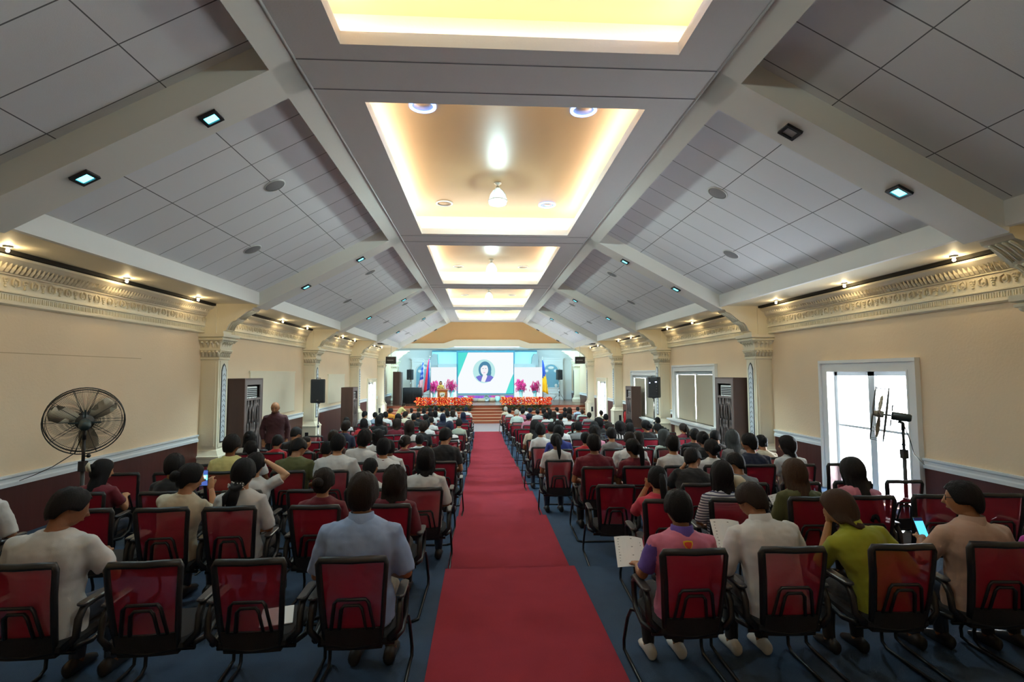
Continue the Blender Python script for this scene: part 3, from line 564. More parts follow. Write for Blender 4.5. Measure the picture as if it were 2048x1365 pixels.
# ------------------------------------------------------------------ chairs
def chair_parts():
    P = {}
    def back(z): return .05-.10*(z-.40)/.53+.05*((z-.66)/.27)**2*.4
    m = MB()                                                       # frame round the mesh back
    def bp(u, z): return Vector((u*.88, back(z)-.02*(1-(u/.25)**2), .395+(z-.395)*1.075))
    path = [bp(-.19, .42), bp(-.205, .55), bp(-.222, .75), bp(-.235, .90), bp(-.225, .922), bp(-.12, .925), bp(0, .922), bp(.12, .925), bp(.225, .922), bp(.235, .90), bp(.222, .75), bp(.205, .55), bp(.19, .42), bp(0, .40)]
    m.tube(path+[path[0]], .019, 8, flat=(1.25, .8)); P['back_frame'] = m.mesh('back_frame', 'black')
    m = MB(); rows = []
    for z in (.52, .60, .70, .80, .88, .918):
        hw = .20+.03*(z-.5)/.42; rows.append([bp(hw*q, z) for q in (-1, -.6, -.2, .2, .6, 1)])
    m.loft(rows, 0, True, cap=False, closed=False); P['mesh_back'] = m.mesh('mesh_back', 'mesh')
    m = MB(); rows = []
    for z in (.385, .45, .52): rows.append([bp(.195*q, z)+Vector((0, -.018, 0)) for q in (-1, -.5, 0, .5, 1)]+[bp(.195*q, z)+Vector((0, .02, 0)) for q in (1, .5, 0, -.5, -1)])
    m.loft(rows); P['lower_back'] = m.mesh('lower_back', 'fabric')
    m = MB()                                                       # lumbar rest: nested trapezoid hoops
    for a, b, zt, zb_ in ((.115, .145, .70, .52), (.07, .09, .665, .52)): m.tube([(-b, back(zb_)-.034, zb_), (-a, back(zt)-.034, zt-.02), (-a+.02, back(zt)-.034, zt), (a-.02, back(zt)-.034, zt), (a, back(zt)-.034, zt-.02), (b, back(zb_)-.034, zb_)], .014, 6, flat=(1, .7))
    m.v = [(x*.9, y, .395+(z-.395)*1.075) for x, y, z in m.v]; P['lumbar_support'] = m.mesh('lumbar_support', 'black')
    m = MB(); m.rbox((-.235, .03, .40), (.235, .52, .475), .07); P['seat'] = m.mesh('seat', 'fabric')
    for s in (-1, 1):
        m = MB(); x = s*.275
        m.tube([(s*.215, .05, .44), (x, .06, .50), (x, .075, .60), (x, .12, .655), (x, .22, .668), (x, .34, .66), (x, .405, .62), (x, .41, .54), (x, .37, .45), (x, .20, .415), (s*.25, .08, .43)], .017, 7, flat=(1, 1.35)); P['armrest%d' % s] = m.mesh('armrest', 'black')
        m = MB(); m.rbox((x-.03, .08, .668), (x+.03, .36, .69), .028); P['pad%d' % s] = m.mesh('arm_pad', 'pad')
    for s in (-1, 1):
        m = MB(); x = s*.285; m.tube([(s*.25, .40, .41), (x, .45, .40), (x, .55, .30), (x+s*.01, .63, .10), (x+s*.01, .625, .035), (x, .56, .013), (x, .2, .013), (x, -.06, .013), (x-s*.05, -.10, .013)], .0125, 7); P['leg%d' % s] = m.mesh('leg', 'tube')
    m = MB(); m.tube([(-.24, .12, .385), (.24, .12, .385)], .014, 6); P['seat_brace'] = m.mesh('seat_brace', 'tube'); m = MB(); m.tube([(-.24, -.10, .013), (.24, -.10, .013)], .012, 7); P['crossbar'] = m.mesh('crossbar', 'tube'); return P
CHP = chair_parts()
def joined(parts, name):
    me = bpy.data.meshes.new(name); bm = bmesh.new(); mats = []
    for p in parts:
        mt = p.materials[0]
        if mt not in mats: mats.append(mt); me.materials.append(mt)
        n0 = len(bm.faces); bm.from_mesh(p); bm.faces.ensure_lookup_table()
        for f in bm.faces[n0:]: f.material_index = mats.index(mt)
    bm.to_mesh(me); bm.free(); return me
CH_ALL = joined(list(CHP.values()), 'visitor_chair')
def chair(x, y, rz, label, group, full):
    loc = (x, y, floorz(y+.3))
    if not full:
        o = tag(link('visitor_chair', CH_ALL, None, loc), label, 'chair', group); o.rotation_euler = (0, 0, rz); return o
    root = empty('visitor_chair', label, 'chair', loc, rz, group); arm = {}
    for n, me in CHP.items():
        if n[:3] == 'pad': continue
        o = link(me.name.split('.')[0], me, root)
        if n[:7] == 'armrest': arm[n[7:]] = o
    for s in ('-1', '1'): link('arm_pad', CHP['pad'+s], arm[s])
    return root
# ================================================================== STAGE
SZ = 1.05; m = MB(); n = 6
for k in range(n):
    y = 33.0+k*.24; z = SZ*(k+1)/n
    m.box((-W, y, 0 if k else -.3), (W, Y1 if k == n-1 else y+.24, z-.03), 0); m.box((-W, y-.02, z-.03), (W, Y1 if k == n-1 else y+.24, z), 1 if k == n-1 else 2)
struct('floor_stage', m, ['riser', 'stage', 'nosing'], 'brown wooden stage with full width steps at its front', 'stage')
for s, nm in ((-1, 'left'), (1, 'right')):
    o = tag(link('column', CP['column']), 'cream pilaster standing on the stage at the %s' % nm, 'column', 'stage pilasters', 'structure')
    o.location = (s*W, 38.2, .0); o.rotation_euler = (0, 0, 0 if s < 0 else pi)
    for pn in ('pedestal', 'capital', 'corbel', 'inlay_frame'): q = link(pn, CP[pn], o)
m = MB(); m.box((-W, YG+.3, 4.95), (W, Y1, 5.05)); m.box((-3.2, 36, 4.93), (3.2, 40.5, 4.95), 1); struct('ceiling_stage', m, ['white', 'white'], 'flat white ceiling over the stage', 'ceiling')
# backdrop boards
def board(name, x0, y0, x1, y1, Y, d, mt, label, cat, parent=None):
    a, b = atY(x0, y0, Y), atY(x1, y1, Y); m = MB(); m.box((a.x, Y, max(b.z, SZ)), (b.x, Y+d, a.z)); return tag(m.build(name, mt, parent), label, cat)
scr_w = emit('projected white', (.93, .97, 1), .60); scr_t = emit('projected teal', (.10, .78, .70), .58); halo = emit('projected halo', (.55, .90, .90), .55); sc_p = emit('projected violet', (.22, .22, .75), .5); sc_h = emit('projected blue hair', (.10, .30, .48), .5); sc_f = emit('projected face', (.93, .93, .97), .58); sc_l = emit('projected lips', (.7, .35, .55), .65)
board('backdrop', 864, 703, 1074, 802, 40.6, .06, 'teal', 'wide teal backdrop wall behind the screens', 'backdrop')
a, b = atY(916, 705.5, 40), atY(1027, 787, 40); cx, cz, sw, sh = (a.x+b.x)/2, (a.z+b.z)/2, b.x-a.x, a.z-b.z
scr = empty('projection_screen', 'large lit projection screen with a woman\'s portrait, centre of the stage', 'projection screen', (cx, 40, b.z))
m = MB(); m.box((-sw/2, .0, 0), (sw/2, .02, sh)); m.build('screen_cloth', scr_w, scr)
m = MB()
for q in ((-sw/2-.10, -sw/2, 0, sh+.15), (sw/2, sw/2+.10, 0, sh+.15), (-sw/2+.002, sw/2-.002, sh, sh+.15), (-sw/2, sw/2, -.06, 0)): m.box((q[0], -.02, q[2]), (q[1], .03, q[3]))
[m.box((x, 0, sh+.14), (x+.05, .02, 4.94-b.z)) for x in (-sw*.4, sw*.4)]; m.build('screen_frame', mat('blue screen frame', H('1d7f9c'), .5), scr)
m = MB()
def flat(poly, d, mi=0): m.prism([(x, -d, z) for x, z in poly], (0, .002, 0), mi)
def ell(x, z, rx, rz, a0=0, a1=2*pi, n=28): return [(x+rx*cos(a0+(a1-a0)*k/n), z+rz*sin(a0+(a1-a0)*k/n)) for k in range(n)]
def S(u, v): return (-sw/2+u*sw, sh*(1-v))
flat([S(0, 0), S(.18, 0), S(.06, .42), S(0, .62)], .004, 0); flat([S(1, 1), S(1, .52), S(.94, .70), S(.86, 1)], .004, 0)
flat([(x, z) for x, z in ell(*S(.47, .46), .20*sw, .29*sh)], .005, 1)
hx, hz = S(.485, .42); flat(ell(hx, hz, .115*sw, .20*sh), .008, 2)
flat([S(.385, .48), S(.40, .36), S(.57, .36), S(.60, .50), S(.585, .60), S(.42, .60)], .0085, 2)
flat(ell(hx-.01*sw, hz-.005*sh, .068*sw, .135*sh), .011, 3); flat([S(.45, .55), S(.52, .55), S(.545, .70), S(.47, .73), S(.42, .70)], .0105, 3)
flat([S(.32, .60), S(.385, .56), S(.44, .58), S(.41, .72), S(.365, .68)], .012, 4); flat([S(.535, .56), S(.60, .57), S(.64, .61), S(.58, .71), S(.485, .725)], .012, 4)
flat(ell(hx-.012*sw, hz-.075*sh, .018*sw, .008*sh), .013, 5)
for q in (-.035, .015): flat(ell(hx+q*sw, hz+.025*sh, .014*sw, .006*sh), .013, 2)
flat([(hx-.075*sw, hz+.04*sh), (hx-.05*sw, hz+.15*sh), (hx+.05*sw, hz+.145*sh), (hx+.072*sw, hz+.03*sh), (hx+.04*sw, hz+.10*sh), (hx-.03*sw, hz+.105*sh)], .0135, 2)
m.build('projected_picture', [scr_t, halo, sc_h, sc_f, sc_p, sc_l], scr)
for x0, x1, nm in ((862, 913, 'left'), (1028.5, 1085, 'right')):
    board('side_screen', x0, 735, x1, 803, 39.4, .06, emit('lit side screen', (.92, .97, 1), .58), 'plain lit white side screen, %s of the portrait' % nm, 'screen')
    board('ledge', x0+14 if nm == 'left' else x0, 728, x1 if nm == 'left' else x1-14, 735.4, 39.42, .3, 'grey', 'grey ledge board above the %s white side screen' % nm, 'ledge')
    q = 868 if nm == 'left' else 1070; a = atY(q, 709, 40.2); m = MB(); m.prism([(a.x-.30, 40.2, a.z-1.0), (a.x+.30, 40.2, a.z-1.0), (a.x+.22, 40.2, a.z), (a.x-.05, 40.2, a.z+.05), (a.x-.22, 40.2, a.z-.25)], (0, .41, 0)); tag(m.build('plinth_block', 'grey'), 'grey tapered block on top of the backdrop\'s %s end' % nm, 'block')
board('bunting_bar', 864, 701.5, 1074, 704, 40.3, .31, mat('dark blue bar', H('23748f'), .5), 'dark blue bar across the top of the teal backdrop', 'bar')
# arched alcoves at both ends of the stage
for s, nm in ((-1, 'left'), (1, 'right')):
    x0 = s*4.95+.15; y = 41.0; root = empty('alcove', 'white arched alcove with blue panel at the %s end of the stage' % nm, 'alcove', (x0, y, SZ))
    m = MB(); m.box((-.95, .1, 0), (.95, .4, 3.25)); m.box((-.95, .02, 2.95), (.95, .1, 3.05)); m.box((-1.0, 0, 3.15), (1.0, .1, 3.28)); m.build('alcove_wall', 'white', root)
    arc = [(.62*cos(t*pi/14), 2.15+.62*sin(t*pi/14)) for t in range(15)]
    m = MB(); m.prism([(-.62, .09, .95), (.62, .09, .95)]+[(x, .09, z) for x, z in arc], (0, .02, 0)); p = m.build('blue_panel', mat('blue grey panel', H('7fb0c4'), .4), root)
    m = MB(); m.tube([(-.64, .07, .0), (-.64, .07, 2.15)]+[(-x*1.03, .07, z*1.01) for x, z in arc]+[(.64, .07, 0)], .05, 6)
    for q in (.45, .9): m.box((-.64, .05, q), (.64, .1, q+.06))
    for sx in (-1, 1): m.ball((sx*.38, .07, 1.1), (.12, .03, .14)); m.ball((sx*.35, .07, 2.25), (.14, .03, .12))
    m.ball((0, .06, .25), (.35, .03, .16)); m.ball((0, .06, 2.5), (.25, .03, .12)); m.build('alcove_trim', 'white', root)
# lectern
a, b = atY(874.5, 780, 35.6), atY(896, 780, 35.6); lx = (a.x+b.x)/2; lw = (b.x-a.x)/2
lec = empty('lectern', 'brown wooden lectern with a crest on the stage at left', 'lectern', (lx, 35.6, SZ)); hh = a.z-SZ
m = MB(); m.loft([[(-lw*.9, -.22, .0), (lw*.9, -.22, 0), (lw*.9, .2, 0), (-lw*.9, .2, 0)], [(-lw*.9, -.22, hh-.06), (lw*.9, -.22, hh-.06), (lw*.9, .2, hh+.02), (-lw*.9, .2, hh+.02)]]); m.box((-lw, -.26, 0), (lw, .24, .07)); m.build('lectern_body', 'lectern', lec)
m = MB(); m.prism([(-lw*1.05, -.28, hh-.06), (lw*1.05, -.28, hh-.06), (lw*1.05, -.28, hh-.02), (-lw*1.05, -.28, hh-.02)], (0, .5, .08)); m.build('lectern_top', 'lectern', lec)
def shield(w, h): return [(-w, h*.9), (0, h), (w, h*.9), (w, h*.35), (w*.6, -h*.25), (0, -h*.75), (-w*.6, -h*.25), (-w, h*.35)]
m = MB(); m.prism([(x, -.245, hh*.58+z) for x, z in shield(.20, .28)], (0, .03, 0), 0); m.prism([(x, -.25, hh*.58+z) for x, z in shield(.165, .24)], (0, .01, 0), 1); m.tube([(-.08, -.255, hh*.6-.05), (-.02, -.255, hh*.6+.06), (.06, -.255, hh*.6+.02), (.10, -.255, hh*.6+.11)], .03, 6, 2); m.build('crest', ['gold', 'paper', 'green'], lec)
m = MB(); m.tube([(.12, .05, hh), (.12, .02, hh+.15), (.06, .05, hh+.28)], .008, 5); m.ball((.06, .05, hh+.29), .02); m.build('microphone', 'black', lec)
# flags
def flag(px, Y, ztop, zbot, label, kind):
    base = atY(px, 800, Y); root = empty('flag_on_pole', label, 'flag', (base.x, Y, SZ)); H_ = ztop-SZ
    m = MB(); m.cyl((0, 0, 0), (0, 0, H_), .016); m.lathe([(.001, 0), (.03, .02), (.001, .10)], (0, 0, H_), 8); m.build('flag_pole', 'lamp_metal', root)
    m = MB(); m.lathe([(.001, 0), (.16, 0), (.16, .04), (.05, .07), (.03, .16), (.001, .16)], n=16); m.build('base', 'redbox', root)
    m = MB(); n = 33; rows = []; fl = []; ml = []; Hc = H_-.12-(zbot-SZ); N = 15
    for i in range(N):
        t = i/(N-1); wd = .07+.36*t**.8; z = H_-.12-Hc*t*(1) ; r = []
        for j in range(n):
            u = j/(n-1); zz = z-.22*u*t; r.append((-.01-wd*u*(1 if kind != 'blue' else -1), -.045*sin(u*11+t)*(.3+.7*t)-.02, zz))
        rows.append(r)
    for i in range(N-1):
        for j in range(n-1):
            t = i/(N-1); u = j/(n-1)
            if kind == 'us': mi = (1 if i % 2 and j % 6 == (3 if i % 4 == 1 else 0) else 2) if t < .45 else (0 if (j//4) % 2 else 1)
            elif kind == 'ph': mi = 0 if u > .45 else 2
            else: mi = 2 if t < .55-.15*u else 3
            fl.append((i*n+j, i*n+j+1, (i+1)*n+j+1, (i+1)*n+j)); ml.append(mi)
    m.add([p for r in rows for p in r], fl, 0, True); m.m = ml
    o = m.build('flag_cloth', [mat('flag red', H('d01c35'), .8), mat('flag white', H('f0f0f2'), .8), mat('flag blue', H('22408f'), .8), mat('flag yellow', H('f5b512'), .8)], root)
    md = o.modifiers.new('t', 'SOLIDIFY'); md.thickness = .006
p = atY(842, 722, 37); flag(847, 37, p.z, SZ+.55, 'striped flag with stars hanging on its pole, left of the lectern', 'us')
p = atY(858, 715, 37); flag(859.5, 36.8, p.z, SZ+.95, 'red and blue flag hanging on a tall pole beside the lectern', 'ph')
p = atY(1084, 717, 37); flag(1085, 36.8, p.z, SZ+.8, 'blue and yellow flag on a pole at the right of the stage', 'blue')
# orchids in tall vases
rnd = random.Random(3)
def orchid():
    P = {}; m = MB(); m.lathe([(.001, 0), (.13, 0), (.14, .02), (.10, .1), (.10, .45), (.15, .62), (.14, .62), (.09, .45), (.001, .4)], n=16); P['vase'] = m.mesh('vase', 'vase')
    m = MB(); mm = MB()
    for k in range(26):
        a = rnd.uniform(0, 2*pi); r = rnd.uniform(.03, .33); h = rnd.uniform(.12, .52); tip = Vector((r*cos(a), r*sin(a), .6+h)); mm.tube([(0, 0, .5), (tip.x*.3, tip.y*.3, .6+h*.5), tip], .008, 4)
        for q in range(6):
            c = tip+Vector((rnd.gauss(0, .05), rnd.gauss(0, .05), rnd.gauss(-.03, .08)))
            for t in range(5): b = t*2*pi/5+a; m.add([c, c+Vector((.06*cos(b), .02, .06*sin(b))), c+Vector((.09*cos(b+.45), .0, .09*sin(b+.45))), c+Vector((.06*cos(b+.9), .02, .06*sin(b+.9)))], [(0, 1, 2, 3)])
    for k in range(16):
        a = k*2*pi/16; r = .22+.1*rnd.random(); mm.add([(0, 0, .6), (r*.6*cos(a-.25), r*.6*sin(a-.25), .66), (r*cos(a), r*sin(a), .56), (r*.6*cos(a+.25), r*.6*sin(a+.25), .66)], [(0, 1, 2, 3)], 0)
    P['leaves'] = mm.mesh('leaves', 'leafteal', False); P['blossoms'] = m.mesh('blossoms', 'pink', False); return P
OP = orchid()
for px, s_, nm in ((868, 1, 'behind the lectern on its left'), (903, 1.06, 'just right of the lectern'), (1042, 1.06, 'nearest the big screen on the right'), (1070, .98, 'beside the blue and yellow flag')):
    b = atY(px, 800, 37.8); root = empty('orchid_vase', 'magenta orchid arrangement in a tall vase, %s' % nm, 'flower arrangement', (b.x, 37.8, SZ), px, 'orchid arrangements'); root.scale = (s_*1.12, s_*1.12, s_*1.25)
    for n_, me in OP.items(): link(n_, me, root)
# poinsettias on the steps
def poinsettia(seed):
    r = random.Random(seed); P = {}; m = MB(); m.lathe([(.001, 0), (.09, 0), (.12, .18), (.125, .18), (.125, .2), (.001, .19)], n=14); P['pot'] = m.mesh('pot', 'pot')
    g, f = MB(), MB()
    def leaf(mb, c, a, L, up, w_, mi=0):
        d = Vector((cos(a), sin(a), up)).normalized(); s_ = Vector((-sin(a), cos(a), 0)); c = Vector(c)
        mb.add([c, c+d*L*.5+s_*w_+Vector((0, 0, .02)), c+d*L, c+d*L*.5-s_*w_+Vector((0, 0, .02))], [(0, 1, 2, 3)], mi)
    for k in range(26): a = r.uniform(0, 6.28); rr = r.uniform(.03, .16); leaf(g, (rr*cos(a), rr*sin(a), r.uniform(.2, .42)), a, .17, r.uniform(-.5, .3), .05)
    for k in range(40):
        a = r.uniform(0, 6.28); rr = .24*r.random()**.6; c = (rr*cos(a), rr*sin(a), r.uniform(.36, .84)); mi = 1 if r.random() < .16 else 0
        for t in range(8): leaf(f, c, t*pi/4+a, .12, r.choice((.1, .5, 1.0)), .045, mi)
        f.ball((c[0]+r.gauss(0, .015), c[1]+r.gauss(0, .015)-.03, c[2]+.04), .024, 2, 5, 4)
    P['leaves'] = g.mesh('leaves', 'green', False); P['flower_heads'] = f.mesh('flower_heads', ['poin', 'poin2', 'yellow'], False); return P
PP = [poinsettia(q) for q in (1, 2, 3)]
def prow(px0, px1, n, nm):
    for k in range(n):
        px = px0+(px1-px0)*k/(n-1); b = atY(px, 820, 33.85); root = empty('poinsettia', 'potted red poinsettia, %s from the left in the %s row before the stage' % (ORD[k+1], nm), 'poinsettia', (b.x, 33.83, SZ*4/6), k*1.3, 'poinsettias on the stage steps')
        for n_, me in PP[k % 3].items(): link(n_, me, root)
prow(837, 939, 10, 'left'); prow(1008, 1097, 9, 'right')
# drums and baskets under the screen
b0, b1 = atY(913, 795, 39), atY(1030, 795, 39)
root = empty('low_bench', 'low bench draped in purple and magenta cloth below the screen', 'bench', ((b0.x+b1.x)/2, 39.4, SZ)); L = (b1.x-b0.x)/2*.95
m = MB(); m.box((-L, -.12, .05), (L, .25, .36)); m.build('bench_body', 'wood_dark', root)
m = MB(); n = 60
m.loft([[(-L-.02+2*(L+.02)*k/n, -.16-.02*sin(k*1.7), .10+.05*sin(k*.9)) for k in range(n+1)], [(-L-.02+2*(L+.02)*k/n, -.14-.012*sin(k*1.7), .40) for k in range(n+1)], [(-L-.02+2*(L+.02)*k/n, .27, .41) for k in range(n+1)]], 0, True, cap=False, closed=False)
for k in range(len(m.m)): m.m[k] = 1 if (k % n)//9 % 3 == 1 else 0
o = m.build('drape', ['purple', 'magcloth'], root)
for k, (px, w_, h, mt, what) in enumerate(((905, .34, .30, 'tray', 'grey clay box'), (919, .26, .30, 'tray', 'grey clay pot'), (931, .2, .42, 'vase', 'pale teal jar'), (940, .26, .34, 'rattan', 'woven basket'), (951, .3, .26, 'tray', 'clay drum'), (962, .42, .24, 'rattan', 'wide woven basket'), (984, .30, .30, 'rattan', 'woven basket beside the gong'), (995, .22, .40, 'vase', 'teal jar'), (1005, .24, .44, 'rattan', 'tall woven basket'), (1017, .24, .3, 'tray', 'small clay pot'))):
    b = atY(px, 800, 38.6); m = MB(); m.lathe([(.001, 0), (w_*.8, 0), (w_, h*.4), (w_*.95, h*.85), (w_*.8, h), (w_*.72, h), (w_*.8, h*.5), (.001, h*.3)], n=18); o = tag(m.build('basket' if mt == 'rattan' else 'jar', mt, None, (b.x, 38.6, SZ)), '%s on the stage floor, %s from the left below the screen' % (what, ORD[k+1]), 'basket' if mt == 'rattan' else 'jar', 'craftwork below the screen'); o.scale = (.8, .8, 1)
b = atY(973, 794, 38.5); root = empty('gong', 'round brass gong standing on the stage below the screen', 'gong', (b.x, 38.5, SZ)); T = Matrix.Rotation(pi/2, 4, 'X')
m = MB(); m.lathe([(.001, -.02), (.20, -.02), (.22, 0), (.22, .06), (.20, .06), (.19, 0), (.001, .0)], (0, 0, .26), 24, 0, True, T); m.ball((0, -.0, .26), (.06, .05, .06)); m.build('gong_disc', 'grey', root)
m = MB(); m.box((-.2, -.05, 0), (.2, .08, .04)); m.build('foot', 'wood_dark', root)
# black draped table, cabinet, small speakers, hanging displays, projectors
a, b = atY(806, 776, 36.5), atY(842, 776, 36.5); root = empty('draped_table', 'table under a black floor-length cloth at the left of the stage', 'table', ((a.x+b.x)/2, 36.8, SZ)); w_ = (b.x-a.x)/2; h = a.z-SZ; n = 40
m = MB(); m.box((-w_+.03, -.32, h-.05), (w_-.03, .32, h-.01)); m.build('table_top', 'wood_dark', root)
m = MB(); per = [(-w_, -.35), (w_, -.35), (w_, .35), (-w_, .35)]; rings = []
for z, am in ((0, .035), (h*.6, .02), (h, .004)):
    r = []
    for q in range(4):
        p, p2 = Vector(per[q]), Vector(per[(q+1) % 4]); nn = (p2-p).normalized(); nn = Vector((nn.y, -nn.x))
        for k in range(14): v = p.lerp(p2, k/14)+nn*am*sin(k*2.7+q); r.append((v.x, v.y, z))
    rings.append(r)
m.loft(rings, 0, True); m.build('table_skirt', 'fabric', root)
a, b = atY(786, 744, 35.6), atY(803, 744, 35.6); root = empty('cupboard', 'tall plain brown cupboard on the stage by the left pilaster', 'cupboard', ((a.x+b.x)/2, 35.9, SZ)); w_ = (b.x-a.x)/2; h = a.z-SZ
m = MB(); m.box((-w_, -.3, 0), (w_*.6, .3, h)); m.build('cupboard_body', 'wood_dark', root); m = MB(); m.box((w_*.6, -.29, .03), (w_, .29, h-.03)); q = m.build('door', 'carve', root); m = MB(); m.cyl((w_+.0, -.2, h*.5), (w_+.03, -.2, h*.5), .02); m.build('knob', 'chrome', q)
for px, nm in ((821, 'left'), (1118, 'right')):
    a = atY(px, 760, 39.3); h = a.z-SZ; speaker_stand((a.x, 39.3, SZ), h, 'tripod speaker stand at the %s end of the stage' % nm); loudspeaker((a.x, 39.3, a.z), -.3 if nm == 'left' else .3, .46, .4, .75, 'black loudspeaker on stage before the %s alcove' % nm)
for px, nm in ((782, 'left'), (1160, 'right')):
    a = atY(px, 721, 31); root = empty('hanging_display', 'black display board hanging by a rod near the stage, %s side' % nm, 'display', (a.x, 31, a.z))
    m = MB(); m.rbox((-.30, -.05, -.21), (.30, .05, .21), .02); m.build('display_case', 'black', root); m = MB(); m.box((-.27, -.056, -.18), (.27, -.051, .18)); p = m.build('display_face', 'led', root)
    m = MB(); [m.box((-.22+.055*k, -.059, -.03), (-.185+.055*k, -.0565, .03)) for k in range(7)]; m.build('dim_characters', 'disc', p)
    m = MB(); m.cyl((0, 0, .20), (0, 0, ZS-a.z), .012); m.build('rod', 'chrome', root)
for s, nm in ((-1, 'left'), (1, 'right')):
    root = empty('wall_projector', 'small black spotlight box on a bracket high at the %s wall by the stage' % nm, 'spotlight', (s*5.75, 28.6, 4.72)); m = MB(); m.rbox((-.16, -.2, -.02), (.16, .2, .20), .03); m.build('housing', 'black', root); m = MB(); m.box((-.4, -.03, -.07), (.4, .03, -.03)); m.build('bracket', 'alu', root)
root = empty('fire_extinguisher', 'red fire extinguisher hanging on the right wall beside the carved cabinet', 'fire extinguisher', (6.55, 25.0, .75)); m = MB(); m.lathe([(.001, 0), (.08, 0), (.085, .03), (.085, .40), (.06, .47), (.025, .5), (.025, .53), (.001, .53)], n=16); m.build('cylinder_body', 'redbox', root)
m = MB(); m.tube([(0, 0, .53), (-.06, 0, .58), (-.10, 0, .5), (-.10, 0, .2)], .014, 6); m.box((-.08, -.012, .54), (.05, .012, .565)); m.build('hose', 'black', root)
m = MB(); m.box((6.68, 24.85, 1.45), (6.80, 25.15, 1.75)); tag(m.build('alarm_box', 'redbox'), 'small red alarm box on the right wall above the extinguisher', 'alarm box')
# stage lighting: cool wash from above the proscenium and the screens' own glow
light('stage_wash', 'AREA', (0, 35.2, 4.85), 280*STAGE_E, (.48, .90, 1), 7, 1.0, aim=(0, 41, 2.3))
light('stage_wash', 'AREA', (-4.6, 36.2, 4.85), 85*STAGE_E, (.45, .82, 1), 1.5, 1.0, aim=(-5, 41, 2))
light('stage_wash', 'AREA', (4.6, 36.2, 4.85), 85*STAGE_E, (.45, .82, 1), 1.5, 1.0, aim=(5, 41, 2))
# ================================================================== PEOPLE
SK = [mat('skin %d' % i, c, .55, bump=.08, bscale=120) for i, c in enumerate((H('b98560'), H('a06f4c'), H('8a5a3c'), H('cfa07c')))]
CLOTH = {k: mat('cloth ' + k, [q*.82 for q in H(v)], .85, bump=.10, bscale=260, sheen=.15) for k, v in dict(white='e9eaea', cream='e6dcc2', mint='cfe3dc', sky='a3bdea', black='17161a', navy='1c2440', blue='2a3f9c', maroon='6e0f26', red='c01a26', rose='d83a55', pink='dc8fa8', polo='dd7f9f', violet='6f55b5', olive='5e6238', lime='a9b02c', peach='cfae9c', yellow='e0d489', brown='4a3028', grey='8e8f92', magenta='c23bb0', sage='b9c4b2', gold='c9a24a', plaid='4b2126', jeans='2b3a52', dark='1b1b20', khaki='6d6250', orange='ef9a2c', ltblue='bcd2ea').items()}
CLOTH['bands'] = stripes('white and black bands', H('e9e9e9'), H('15151a'), 9, .6); CLOTH['fine'] = stripes('fine navy stripes', H('dfe0e6'), H('3b3f60'), 38, .62)
CLOTH['zebra'] = stripes('black and white bands', H('eeeeee'), H('15151a'), 16, .5, 'X')
HAIR = {k: mat('hair ' + k, c, .58, bump=.4, bscale=80, stretch=(3, 3, .2), spec=.16) for k, c in dict(black=(.010, .009, .010), dark=(.022, .015, .012), brown=(.055, .030, .018), grey=(.45, .42, .38), navy=(.015, .02, .045), slate=(.06, .07, .075)).items()}
SHOE = mat('white sneaker', H('d9d6d0'), .6); SHOEB = mat('dark shoe', (.02, .018, .017), .5)
tex = bpy.data.textures.new('folds', 'CLOUDS'); tex.noise_scale = .11
def remesh(mb, vox, disp=0, smooth=2):
    me = mb.mesh('t', []); o = bpy.data.objects.new('t', me); COL.objects.link(o)
    r = o.modifiers.new('r', 'REMESH'); r.mode = 'VOXEL'; r.voxel_size = vox; r.use_smooth_shade = True
    s = o.modifiers.new('s', 'SMOOTH'); s.iterations = smooth; s.factor = .5
    if disp: d = o.modifiers.new('d', 'DISPLACE'); d.texture = tex; d.strength = disp; d.mid_level = .5
    dg = bpy.context.evaluated_depsgraph_get(); n = bpy.data.meshes.new_from_object(o.evaluated_get(dg)); bpy.data.objects.remove(o); bpy.data.meshes.remove(me)
    return n
TR = [(.46, .172, .13, .225), (.56, .178, .125, .222), (.68, .158, .112, .212), (.80, .163, .112, .205), (.90, .180, .115, .20), (.975, .188, .108, .202), (1.02, .180, .095, .205), (1.055, .140, .078, .209), (1.08, .085, .063, .213), (1.10, .062, .056, .217)]
